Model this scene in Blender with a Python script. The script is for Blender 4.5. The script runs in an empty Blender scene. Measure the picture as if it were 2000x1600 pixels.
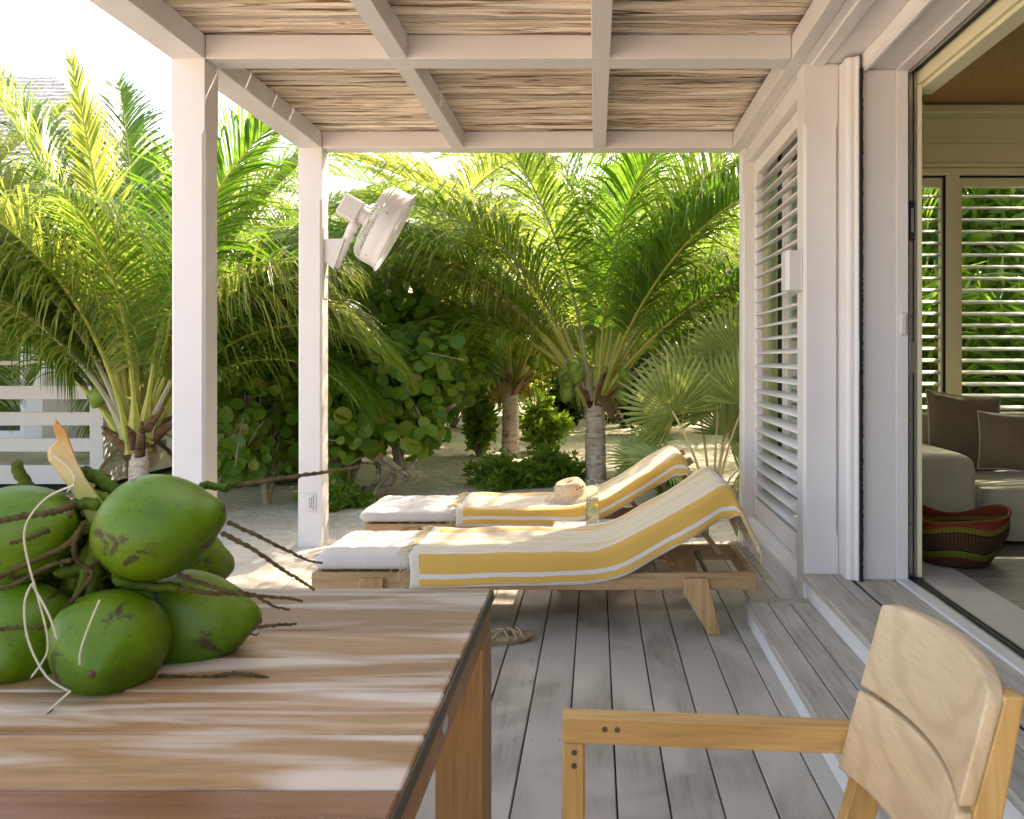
import bpy, math, random
import numpy as np
from mathutils import Vector, Matrix, Quaternion
R = math.radians
rnd = random.Random(7)
S = bpy.context.scene
COL = S.collection

# ------------------------------------------------------------------ camera, sky, sun, exposure
cam_d = bpy.data.cameras.new("camera"); cam = bpy.data.objects.new("camera", cam_d); COL.objects.link(cam)
CH = 1.235
cam.location = (0, 0, CH); cam.rotation_euler = (R(90), 0, 0)
cam_d.sensor_width = 36.0; cam_d.lens = 33.3
cam_d.shift_x = -0.082; cam_d.shift_y = -0.051
cam_d.clip_start = 0.02; cam_d.clip_end = 600
cam_d.dof.use_dof = True; cam_d.dof.focus_distance = 4.6; cam_d.dof.aperture_fstop = 13
S.camera = cam
SUN_AZ, SUN_EL = 35.0, 44.0
world = bpy.data.worlds.new("World"); S.world = world; world.use_nodes = True
wn = world.node_tree; bg = wn.nodes["Background"]
sky = wn.nodes.new("ShaderNodeTexSky"); sky.sky_type = 'NISHITA'; sky.sun_disc = False
sky.sun_elevation = R(SUN_EL); sky.sun_rotation = R(SUN_AZ); sky.dust_density = 3.0; sky.air_density = 1.0; sky.ozone_density = 0.6
wn.links.new(sky.outputs[0], bg.inputs[0]); bg.inputs[1].default_value = 0.15
sd = bpy.data.lights.new("sun", 'SUN'); sd.energy = 3.6; sd.angle = R(0.5); sd.color = (1.0, 0.93, 0.82)
sun = bpy.data.objects.new("sun", sd); COL.objects.link(sun)
sv = Vector((math.sin(R(SUN_AZ))*math.cos(R(SUN_EL)), math.cos(R(SUN_AZ))*math.cos(R(SUN_EL)), math.sin(R(SUN_EL))))
sun.rotation_euler = sv.to_track_quat('Z', 'Y').to_euler(); sun.location = (10, 14, 12)
S.view_settings.view_transform = 'Standard'; S.view_settings.look = 'None'
S.view_settings.gamma = 1.0; S.view_settings.use_curve_mapping = False
S.view_settings.exposure = 2.25
S.view_settings.use_white_balance = True; S.view_settings.white_balance_temperature = 7500; S.view_settings.white_balance_tint = 14
S.render.engine = 'CYCLES'
S.cycles.max_bounces = 10; S.cycles.diffuse_bounces = 5; S.cycles.glossy_bounces = 3
S.cycles.transmission_bounces = 8; S.cycles.transparent_max_bounces = 12
S.cycles.use_denoising = True
S.cycles.sample_clamp_indirect = 8.0

F = 1850.0
def P(px, py, Y):
    """world point seen at photo pixel (px, py) at depth Y"""
    return Vector(((px-1164)*Y/F, Y, CH-(py-698)*Y/F))

# ------------------------------------------------------------------ materials
class NT:
    def __init__(s, name):
        s.m = bpy.data.materials.new(name); s.m.use_nodes = True
        s.t = s.m.node_tree; s.b = s.t.nodes["Principled BSDF"]; s.out = s.t.nodes["Material Output"]
    def n(s, typ, **kw):
        nd = s.t.nodes.new(typ)
        for k, v in kw.items():
            if k.startswith("_"): setattr(nd, k[1:], v)
            else:
                key = k.replace("__", " ")
                nd.inputs[int(key[1:]) if key[0] == "i" and key[1:].isdigit() else key].default_value = v
        return nd
    def l(s, a, b): s.t.links.new(a, b)
    def ramp(s, fac, stops, interp='LINEAR'):
        r = s.t.nodes.new("ShaderNodeValToRGB"); r.color_ramp.interpolation = interp
        e = r.color_ramp.elements
        while len(e) < len(stops): e.new(0.5)
        for i, (p, c) in enumerate(stops):
            e[i].position = p; e[i].color = (*c, 1) if len(c) == 3 else c
        if fac is not None: s.l(fac, r.inputs[0])
        return r
    def mix(s, fac, a, b, mode='MIX'):
        m = s.t.nodes.new("ShaderNodeMix"); m.data_type = 'RGBA'; m.blend_type = mode
        if hasattr(fac, "is_linked"): s.l(fac, m.inputs[0])
        else: m.inputs[0].default_value = fac
        for i, x in ((6, a), (7, b)):
            if hasattr(x, "is_linked"): s.l(x, m.inputs[i])
            else: m.inputs[i].default_value = (*x, 1)
        return m.outputs[2]
    def coords(s, scale, kind="Object", rand=0.0):
        tc = s.n("ShaderNodeTexCoord"); mp = s.n("ShaderNodeMapping"); mp.inputs["Scale"].default_value = scale
        if rand:
            oi = s.n("ShaderNodeObjectInfo"); ml = s.n("ShaderNodeMath", _operation='MULTIPLY'); ml.inputs[1].default_value = rand
            s.l(oi.outputs["Random"], ml.inputs[0])
            cb = s.n("ShaderNodeCombineXYZ")
            for i in range(3): s.l(ml.outputs[0], cb.inputs[i])
            s.l(cb.outputs[0], mp.inputs["Location"])
        s.l(tc.outputs[kind], mp.inputs[0]); return mp.outputs[0]
    def noise(s, vec, scale, detail=4, rough=.55, dist=0.0):
        n = s.n("ShaderNodeTexNoise"); n.inputs["Scale"].default_value = scale; n.inputs["Detail"].default_value = detail
        n.inputs["Roughness"].default_value = rough; n.inputs["Distortion"].default_value = dist
        if vec is not None: s.l(vec, n.inputs["Vector"])
        return n.outputs["Fac"]
    def bump(s, h, strength, dist=0.01):
        b = s.n("ShaderNodeBump"); b.inputs["Strength"].default_value = strength; b.inputs["Distance"].default_value = dist
        s.l(h, b.inputs["Height"]); s.l(b.outputs[0], s.b.inputs["Normal"]); return b
    def set(s, rough=.5, spec=.5, **kw):
        s.b.inputs["Roughness"].default_value = rough; s.b.inputs["Specular IOR Level"].default_value = spec
        for k, v in kw.items(): s.b.inputs[k.replace("__", " ")].default_value = v

def flat(name, col, rough=.5, var=.06, scale=9, bump=.05, spec=.4, metallic=0, bscale=60):
    t = NT(name); v = t.coords((1, 1, 1), rand=13)
    n = t.noise(v, scale, 5)
    lo = tuple(c*(1-var) for c in col); hi = tuple(min(1, c*(1+var)) for c in col)
    t.l(t.ramp(n, [(.3, lo), (.7, hi)]).outputs[0], t.b.inputs["Base Color"])
    if bump: t.bump(t.noise(v, bscale, 4), bump, .004)
    t.set(rough, spec); t.b.inputs["Metallic"].default_value = metallic
    return t.m

def wood(name, dark, mid, light, axis=0, fine=90, big=7, rough=.5, spec=.35, rvar=.25, bump=.25, rings=0.0, blotch=None, rlo=None, gc=.75, blo=(.42, .6)):
    t = NT(name)
    st = [1.0, 1.0, 1.0]; st[axis] = .07
    v = t.coords(tuple(st), rand=31); vb = t.coords((1, 1, 1), rand=17)
    sb = [1.0, 1.0, 1.0]; sb[axis] = .16
    v2 = t.coords(tuple(sb), rand=23)
    n1 = t.noise(v, fine, 6, .6, .3); n2 = t.noise(v2, big, 4, .5, .8)
    c = t.ramp(n2, [(.28, dark), (.5, mid), (.74, light)]).outputs[0]
    g = t.ramp(n1, [(.3, (.62, .6, .58)), (.55, (1, 1, 1)), (.75, (1.0, 1.0, 1.0))]).outputs[0]
    c = t.mix(gc, c, g, 'MULTIPLY')
    if rings:
        w = t.n("ShaderNodeTexWave"); w.bands_direction = 'YXZ'[axis] if axis < 2 else 'X'
        w.inputs["Scale"].default_value = rings; w.inputs["Distortion"].default_value = 7; w.inputs["Detail"].default_value = 2; w.inputs["Detail Scale"].default_value = .7
        t.l(v2, w.inputs["Vector"])
        c = t.mix(.5, c, t.ramp(w.outputs["Fac"], [(.0, (.78, .72, .66)), (.5, (1, 1, 1))]).outputs[0], 'MULTIPLY')
    if blotch:
        nb = t.noise(t.coords(blotch[2], rand=11), blotch[1], 3, .5, .6)
        c = t.mix(t.ramp(nb, [(blo[0], (0, 0, 0)), (blo[1], (1, 1, 1))]).outputs[0], c, blotch[0])
    oi = t.n("ShaderNodeObjectInfo"); mr = t.n("ShaderNodeMapRange"); mr.inputs[3].default_value = 1-rvar; mr.inputs[4].default_value = 1+rvar
    t.l(oi.outputs["Random"], mr.inputs[0])
    hs = t.n("ShaderNodeHueSaturation"); t.l(mr.outputs[0], hs.inputs["Value"]); t.l(c, hs.inputs["Color"])
    t.l(hs.outputs[0], t.b.inputs["Base Color"])
    t.bump(n1, bump, .002); t.set(rough, spec)
    if rlo is not None:
        mm = t.n("ShaderNodeMapRange"); mm.inputs[1].default_value = .35; mm.inputs[2].default_value = .65
        mm.inputs[3].default_value = rlo; mm.inputs[4].default_value = rough
        t.l(n2, mm.inputs[0]); t.l(mm.outputs[0], t.b.inputs["Roughness"])
    return t.m

def leafmat(name, c1, c2, c3, trans=.45, tcol=(.30, .42, .03), rough=.4, spec=.5, streak=0):
    t = NT(name); g = t.n("ShaderNodeNewGeometry"); oi = t.n("ShaderNodeObjectInfo")
    ad = t.n("ShaderNodeMath", _operation='ADD'); t.l(g.outputs["Random Per Island"], ad.inputs[0]); t.l(oi.outputs["Random"], ad.inputs[1])
    fr = t.n("ShaderNodeMath", _operation='FRACT'); t.l(ad.outputs[0], fr.inputs[0])
    c = t.ramp(fr.outputs[0], [(0, c1), (.5, c2), (1, c3)]).outputs[0]
    n = t.noise(t.coords((1, 1, 1)), 14, 3)
    c = t.mix(.35, c, t.ramp(n, [(.3, (.55, .55, .5)), (.7, (1, 1, 1))]).outputs[0], 'MULTIPLY')
    t.l(c, t.b.inputs["Base Color"]); t.set(rough, spec)
    tr = t.n("ShaderNodeBsdfTranslucent")
    t.l(t.mix(.55, c, tcol), tr.inputs[0])
    ms = t.n("ShaderNodeMixShader"); ms.inputs[0].default_value = trans
    t.l(t.b.outputs[0], ms.inputs[1]); t.l(tr.outputs[0], ms.inputs[2]); t.l(ms.outputs[0], t.out.inputs[0])
    return t.m

def glassmat(name, tint=(.9, .97, .94), refl=1.45):
    t = NT(name); t.t.nodes.remove(t.b)
    tr = t.n("ShaderNodeBsdfTransparent"); tr.inputs[0].default_value = (*tint, 1)
    gl = t.n("ShaderNodeBsdfGlossy"); gl.inputs["Roughness"].default_value = .01
    lw = t.n("ShaderNodeLayerWeight"); lw.inputs[0].default_value = .5; pw = t.n("ShaderNodeMath", _operation='POWER'); t.l(lw.outputs["Facing"], pw.inputs[0]); pw.inputs[1].default_value = 4.5
    ma = t.n("ShaderNodeMath", _operation='MULTIPLY_ADD'); t.l(pw.outputs[0], ma.inputs[0]); ma.inputs[1].default_value = .75; ma.inputs[2].default_value = .03
    ms = t.n("ShaderNodeMixShader"); t.l(ma.outputs[0], ms.inputs[0]); t.l(tr.outputs[0], ms.inputs[1]); t.l(gl.outputs[0], ms.inputs[2])
    t.l(ms.outputs[0], t.out.inputs[0]); return t.m

WHITE = flat("white_paint", (.705, .67, .65), .48, .025, 3, .04)
WHITE2 = flat("white_trim", (.77, .735, .71), .42, .02, 4, .03)
PLASTIC = flat("white_plastic", (.66, .635, .62), .35, .02, 8, .0)
ROOMW = flat("room_paint", (.74, .69, .46), .6, .03, 3, .03)
WEAVE = flat("woven_ceiling", (.34, .19, .065), .8, .2, 40, .3)
BLACK = flat("black_rubber", (.012, .012, .012), .6, .2, 30, .2)
METAL = flat("track_metal", (.42, .40, .37), .35, .08, 20, 0, metallic=.9)
DARKMETAL = flat("dark_metal", (.03, .03, .032), .4, .1, 30, 0, metallic=.6)
GLASS = glassmat("window_glass", (.86, .94, .90))
DECK = wood("deck_board", (.27, .235, .185), (.375, .33, .268), (.475, .42, .348), 1, 60, 9, .55, .35, .12, .5, blotch=((.54, .485, .41), 2.6, (1, .55, 1)), rlo=.42)
STEPW = wood("step_board", (.42, .372, .305), (.53, .477, .40), (.62, .56, .48), 1, 60, 9, .55, .3, .10, .4)
FLOORW = wood("room_floor", (.20, .17, .14), (.26, .225, .19), (.31, .27, .23), 0, 60, 6, .4, .4, .1, .1)
TABLEW = wood("table_board", (.22, .105, .034), (.33, .175, .070), (.44, .27, .13), 0, 190, 7, .5, .5, .14, .5, blotch=((.58, .455, .345), 4.4, (.45, 2.8, 1)), rlo=.26, blo=(.47, .62))  # pale streaks put sky glare and light dapples into the board colour
TABLER = wood("table_board_red", (.14, .055, .022), (.20, .085, .036), (.27, .13, .06), 0, 70, 6, .36, .6, .08, .25, rlo=.2)
TABLELEG = wood("table_leg", (.26, .12, .035), (.34, .17, .055), (.40, .22, .085), 2, 80, 8, .45, .4, .08, .2)
ENDGRAIN = wood("table_end", (.045, .035, .02), (.08, .06, .035), (.15, .115, .07), 1, 40, 14, .5, .4, .05, .3)
TEAK = wood("teak", (.50, .26, .075), (.61, .35, .115), (.67, .43, .17), 0, 80, 8, .45, .4, .06, .2, rings=7)
TEAKV = wood("teak_upright", (.47, .24, .068), (.58, .33, .105), (.65, .41, .155), 2, 80, 8, .45, .4, .06, .2, rings=7)
TEAKP = wood("teak_pale", (.58, .39, .205), (.66, .46, .26), (.70, .51, .30), 1, 150, 3, .42, .4, .03, .15, rings=16, gc=.3)
LOUNGEW = wood("lounger_teak", (.40, .235, .11), (.52, .33, .165), (.60, .41, .23), 0, 80, 8, .5, .35, .08, .2, rings=6)
LOUNGEWV = wood("lounger_teak_leg", (.40, .22, .09), (.52, .31, .14), (.58, .38, .20), 2, 80, 8, .5, .35, .08, .2, rings=6)
STICK = wood("branch_stick", (.52, .41, .29), (.70, .60, .475), (.80, .72, .61), 0, 60, 6, .8, .15, .26, .9, blotch=((.17, .10, .05), 5, (.30, 15, 15)), blo=(.54, .63))
STICKD = wood("shaded_branch_stick", (.05, .03, .018), (.10, .065, .04), (.16, .11, .07), 0, 60, 9, .85, .1, .1, .8)  # darkened so the gaps between the lower sticks read as shade
PEG = flat("wood_peg", (.10, .055, .025), .6, .2, 40, .1)

def fabric(name, col, var=.06, weave=420, sheen=.2, bump=.3):
    t = NT(name); v = t.coords((1, 1, 1), rand=5)
    n = t.noise(v, 5, 4); w = t.noise(v, weave, 2)
    lo = tuple(c*(1-var) for c in col); hi = tuple(min(1, c*(1+var)) for c in col)
    c = t.ramp(n, [(.3, lo), (.7, hi)]).outputs[0]
    c = t.mix(.5, c, t.ramp(w, [(.3, (.75, .75, .75)), (.65, (1, 1, 1))]).outputs[0], 'MULTIPLY')
    t.l(c, t.b.inputs["Base Color"]); t.bump(w, bump, .0015); t.set(.9, .15)
    t.b.inputs["Sheen Weight"].default_value = sheen; return t.m
CUSHION = fabric("cushion_fabric", (.66, .605, .56), .04)
SOFAF = fabric("sofa_linen", (.44, .39, .29), .06)
PILLOWF = fabric("pillow_linen", (.20, .15, .09), .08)
PIPING = fabric("piping", (.5, .45, .36), .05)
ROPE = flat("rope", (.36, .27, .15), .85, .3, 90, .6)
STRAW = flat("straw", (.60, .47, .31), .8, .16, 60, .6, bscale=160)

def towelmat():
    t = NT("towel_terry"); uv = t.n("ShaderNodeUVMap"); sp = t.n("ShaderNodeSeparateXYZ"); t.l(uv.outputs[0], sp.inputs[0])
    W = (.80, .75, .69); G = (.78, .465, .115); Y = (.77, .61, .34)
    st = [(0, W), (.008, G), (.044, W), (.070, G), (.168, W), (.194, G), (.210, W), (.218, Y), (.230, W), (.240, Y), (.335, W), (.355, Y), (.44, W), (.458, Y), (.545, W), (.562, Y), (.64, W), (.655, Y), (.67, W), (.68, G), (.70, W), (.725, G), (.86, W), (.89, G), (.985, W)]
    n = t.noise(t.coords((1, 1, 1), rand=3), 26, 3)
    ml = t.n("ShaderNodeMath", _operation='MULTIPLY_ADD'); t.l(n, ml.inputs[0]); ml.inputs[1].default_value = .008; ml.inputs[2].default_value = -.004
    ad = t.n("ShaderNodeMath", _operation='ADD'); t.l(ml.outputs[0], ad.inputs[0]); t.l(sp.outputs[1], ad.inputs[1])
    c = t.ramp(ad.outputs[0], st, 'CONSTANT').outputs[0]
    # white woven band at both ends of the towel
    e = t.ramp(sp.outputs[0], [(0, (1, 1, 1)), (.022, (0, 0, 0)), (.978, (1, 1, 1))], 'CONSTANT').outputs[0]
    c = t.mix(e, c, (.78, .70, .56))
    w = t.noise(t.coords((1, 1, 1)), 330, 2)
    c = t.mix(.45, c, t.ramp(w, [(.3, (.7, .7, .7)), (.65, (1, 1, 1))]).outputs[0], 'MULTIPLY')
    t.l(c, t.b.inputs["Base Color"]); t.bump(w, .5, .003); t.set(.95, .1)
    t.b.inputs["Sheen Weight"].default_value = .55; t.b.inputs["Sheen Roughness"].default_value = .4; return t.m
TOWEL = towelmat()
FRINGE = flat("towel_fringe", (.70, .57, .32), .9, .15, 60, .2)

def sandmat():
    t = NT("sand"); v = t.coords((1, 1, 1))
    n1 = t.noise(v, 1.1, 6, .6); n2 = t.noise(v, 9, 6, .65); n3 = t.noise(v, 120, 3)
    c = t.ramp(n1, [(.3, (.63, .535, .435)), (.6, (.74, .65, .545)), (.8, (.80, .72, .63))]).outputs[0]
    c = t.mix(.5, c, t.ramp(n2, [(.32, (.55, .52, .48)), (.5, (1, 1, 1))]).outputs[0], 'MULTIPLY')
    c = t.mix(.5, c, t.ramp(n3, [(.3, (.7, .68, .65)), (.55, (1, 1, 1))]).outputs[0], 'MULTIPLY')
    t.l(c, t.b.inputs["Base Color"]); b = t.bump(n2, .8, .06); t.set(.95, .1); return t.m
SAND = sandmat()

def barkmat(name, a, b, c):
    t = NT(name); v = t.coords((1, 1, 1), rand=9)
    vr = t.coords((.25, .25, 1), rand=9)
    n = t.noise(v, 10, 6, .65); n2 = t.noise(vr, 26, 5, .7, .6)
    col = t.ramp(n, [(.3, a), (.5, b), (.72, c)]).outputs[0]
    col = t.mix(.85, col, t.ramp(n2, [(.36, (.28, .22, .17)), (.48, (1, 1, 1))]).outputs[0], 'MULTIPLY')
    t.l(col, t.b.inputs["Base Color"]); t.bump(n2, .8, .02); t.set(.9, .15); return t.m
BARK = barkmat("palm_bark", (.44, .345, .26), (.60, .50, .41), (.72, .63, .54))
BARK2 = barkmat("grape_bark", (.24, .19, .125), (.36, .29, .20), (.46, .39, .29))
FIBRE = barkmat("palm_fibre", (.10, .055, .028), (.20, .12, .065), (.34, .235, .15))
FROND = leafmat("palm_leaf", (.06, .15, .014), (.12, .225, .02), (.25, .30, .05), .54, (.42, .57, .075), .34, .5)
FRONDY = leafmat("palm_leaf_yellow", (.12, .18, .03), (.21, .26, .045), (.36, .35, .08), .52, (.46, .54, .09), .35, .5)
FRONDD = leafmat("palm_leaf_deep", (.04, .115, .014), (.07, .16, .018), (.12, .20, .022), .5, (.26, .50, .03), .32, .6)
RACHIS = flat("palm_rib", (.36, .36, .07), .45, .15, 12, .05)
RACHISG = flat("palm_rib_grey", (.34, .32, .20), .5, .15, 12, .05)
SHEATH = flat("palm_frond_base", (.30, .36, .055), .45, .22, 9, .1)
GRAPE = leafmat("sea_grape_leaf", (.055, .15, .013), (.105, .22, .018), (.21, .30, .028), .40, (.30, .44, .03), .38, .35)
SHRUB = leafmat("shrub_leaf", (.07, .17, .02), (.13, .25, .03), (.24, .34, .04), .5, (.40, .62, .045), .35, .5)
SHRUBY = leafmat("shrub_leaf_yellow", (.11, .19, .02), (.22, .29, .03), (.38, .38, .06), .55, (.58, .62, .06), .4, .4)
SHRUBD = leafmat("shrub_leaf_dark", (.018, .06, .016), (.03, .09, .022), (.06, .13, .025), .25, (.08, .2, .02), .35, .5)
FANLEAF = leafmat("fan_palm_leaf", (.22, .30, .09), (.33, .40, .12), (.43, .47, .17), .42, (.38, .44, .08), .4, .5)
FANSTEM = flat("fan_palm_stem", (.56, .46, .27), .5, .12, 9, .05)
DEAD = leafmat("dry_leaf", (.20, .12, .06), (.34, .23, .13), (.46, .34, .21), .2, (.4, .25, .1), .7, .2)

def cocomat():
    t = NT("green_coconut"); v = t.coords((1, 1, 1), rand=7)
    n = t.noise(v, 5, 4, .5); vs = t.coords((2, 9, 9), rand=7); ns = t.noise(vs, 4, 6, .7)
    c = t.ramp(n, [(.3, (.05, .118, .002)), (.5, (.088, .168, .003)), (.72, (.16, .225, .008))]).outputs[0]
    c = t.mix(.3, c, t.ramp(ns, [(.35, (.6, .6, .5)), (.6, (1, 1, 1))]).outputs[0], 'MULTIPLY')
    sc = t.noise(t.coords((3.2, 1.3, 3.2), rand=19), 5.5, 6, .62, .8)
    c = t.mix(t.ramp(sc, [(.60, (0, 0, 0)), (.635, (.9, .9, .9))]).outputs[0], c, (.05, .035, .02))
    sc2 = t.noise(t.coords((9, 2.2, 9), rand=29), 6, 5, .6, 1.2)
    c = t.mix(t.ramp(sc2, [(.64, (0, 0, 0)), (.68, (.7, .7, .7))]).outputs[0], c, (.10, .085, .03))
    sp = t.noise(t.coords((1, 1, 1), rand=3), 170, 2)
    c = t.mix(.6, c, t.ramp(sp, [(.30, (.55, .5, .4)), (.40, (1, 1, 1))]).outputs[0], 'MULTIPLY')
    t.l(c, t.b.inputs["Base Color"]); t.bump(ns, .3, .006); t.set(.40, .30)
    return t.m
COCO = cocomat()
COCOTREE = flat("unripe_coconut", (.16, .24, .03), .4, .2, 8, .05)
STALKG = flat("coconut_stalk", (.06, .10, .004), .65, .6, 22, .6, spec=.2)
TWIG = flat("dry_twig", (.075, .052, .022), .9, .45, 50, .8, spec=.08)
CUTTIP = NT("cut_stalk")
_v = CUTTIP.coords((1, 1, 1)); _tc = CUTTIP.n("ShaderNodeTexCoord"); _sp = CUTTIP.n("ShaderNodeSeparateXYZ"); CUTTIP.l(_tc.outputs["Generated"], _sp.inputs[0])
_nz = CUTTIP.noise(_v, 22, 4); _a = CUTTIP.n("ShaderNodeMath", _operation='MULTIPLY_ADD'); CUTTIP.l(_nz, _a.inputs[0]); _a.inputs[1].default_value = .25
CUTTIP.l(_sp.outputs[2], _a.inputs[2])
CUTTIP.l(CUTTIP.ramp(_a.outputs[0], [(.2, (.09, .15, .02)), (.5, (.30, .29, .07)), (.72, (.52, .39, .19)), (.95, (.46, .27, .09)), (1.0, (.42, .20, .05))]).outputs[0], CUTTIP.b.inputs["Base Color"]); CUTTIP.set(.6, .3)
CUTTIP = CUTTIP.m
FIBREW = flat("pale_fibre", (.55, .50, .36), .7, .1, 30, 0)
SHINGLE = wood("wood_shingle", (.32, .31, .31), (.44, .425, .42), (.54, .52, .51), 2, 40, 9, .85, .1, .12, .4)
TERRAZZO = NT("terrazzo"); _vo = TERRAZZO.n("ShaderNodeTexVoronoi"); _vo.inputs["Scale"].default_value = 160; TERRAZZO.l(TERRAZZO.coords((1, 1, 1)), _vo.inputs["Vector"])
_sp = TERRAZZO.n("ShaderNodeSeparateColor"); TERRAZZO.l(_vo.outputs["Color"], _sp.inputs[0])
TERRAZZO.l(TERRAZZO.ramp(_sp.outputs[0], [(0, (.08, .06, .05)), (.25, (.62, .56, .5)), (.6, (.40, .28, .2)), (.8, (.7, .66, .6))], 'CONSTANT').outputs[0], TERRAZZO.b.inputs["Base Color"]); TERRAZZO.set(.4, .4); TERRAZZO = TERRAZZO.m

def basketmat():
    t = NT("woven_basket"); uv = t.n("ShaderNodeUVMap"); sp = t.n("ShaderNodeSeparateXYZ"); t.l(uv.outputs[0], sp.inputs[0])
    ch = t.n("ShaderNodeTexChecker"); ch.inputs["Scale"].default_value = 1; mp = t.n("ShaderNodeMapping"); mp.inputs["Scale"].default_value = (130, 40, 1)
    t.l(uv.outputs[0], mp.inputs[0]); t.l(mp.outputs[0], ch.inputs["Vector"])
    zig = t.n("ShaderNodeMath", _operation='SINE'); ml = t.n("ShaderNodeMath", _operation='MULTIPLY'); ml.inputs[1].default_value = 25.1
    t.l(sp.outputs[0], ml.inputs[0]); t.l(ml.outputs[0], zig.inputs[0])
    ma = t.n("ShaderNodeMath", _operation='MULTIPLY_ADD'); ma.inputs[1].default_value = .055; t.l(zig.outputs[0], ma.inputs[0]); t.l(sp.outputs[1], ma.inputs[2])
    st = t.n("ShaderNodeMath", _operation='MULTIPLY'); st.inputs[1].default_value = 560; t.l(sp.outputs[0], st.inputs[0])
    sn = t.n("ShaderNodeMath", _operation='SINE'); t.l(st.outputs[0], sn.inputs[0])
    GR = (.12, .19, .015); DK = (.02, .01, .007); BR = (.10, .048, .02); RD = (.19, .032, .010)
    c1 = t.ramp(ma.outputs[0], [(0, BR), (.14, RD), (.2, GR), (.34, DK), (.37, BR), (.72, DK), (.75, GR), (.86, RD), (.98, RD)], 'CONSTANT').outputs[0]
    c2 = t.ramp(ma.outputs[0], [(0, DK), (.14, DK), (.2, BR), (.30, GR), (.34, DK), (.37, DK), (.72, DK), (.75, RD), (.95, RD)], 'CONSTANT').outputs[0]
    gt = t.ramp(sn.outputs[0], [(.45, (0, 0, 0)), (.55, (1, 1, 1))]).outputs[0]
    gt = t.mix(.5, gt, ch.outputs["Color"])
    c = t.mix(gt, c1, c2); t.l(c, t.b.inputs["Base Color"]); t.bump(gt, .8, .004); t.set(.75, .2); return t.m
BASKET = basketmat()
WATER = NT("water"); WATER.b.inputs["Transmission Weight"].default_value = 1; WATER.b.inputs["IOR"].default_value = 1.33; WATER.b.inputs["Base Color"].default_value = (.93, .96, .93, 1); WATER.set(.02, .5); WATER = WATER.m
CLEAR = NT("clear_glass"); CLEAR.b.inputs["Transmission Weight"].default_value = 1; CLEAR.b.inputs["IOR"].default_value = 1.45; CLEAR.b.inputs["Base Color"].default_value = (.95, .97, .95, 1); CLEAR.set(.03, .5); CLEAR = CLEAR.m
THIN = glassmat("thin_clear_glass", (.965, .985, .97), 1.5)
LIME = flat("lime_slice", (.64, .66, .48), .5, .2, 30, .1)
BEIGE = flat("beige_wall", (.50, .42, .34), .7, .06, 4, .05)

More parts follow.
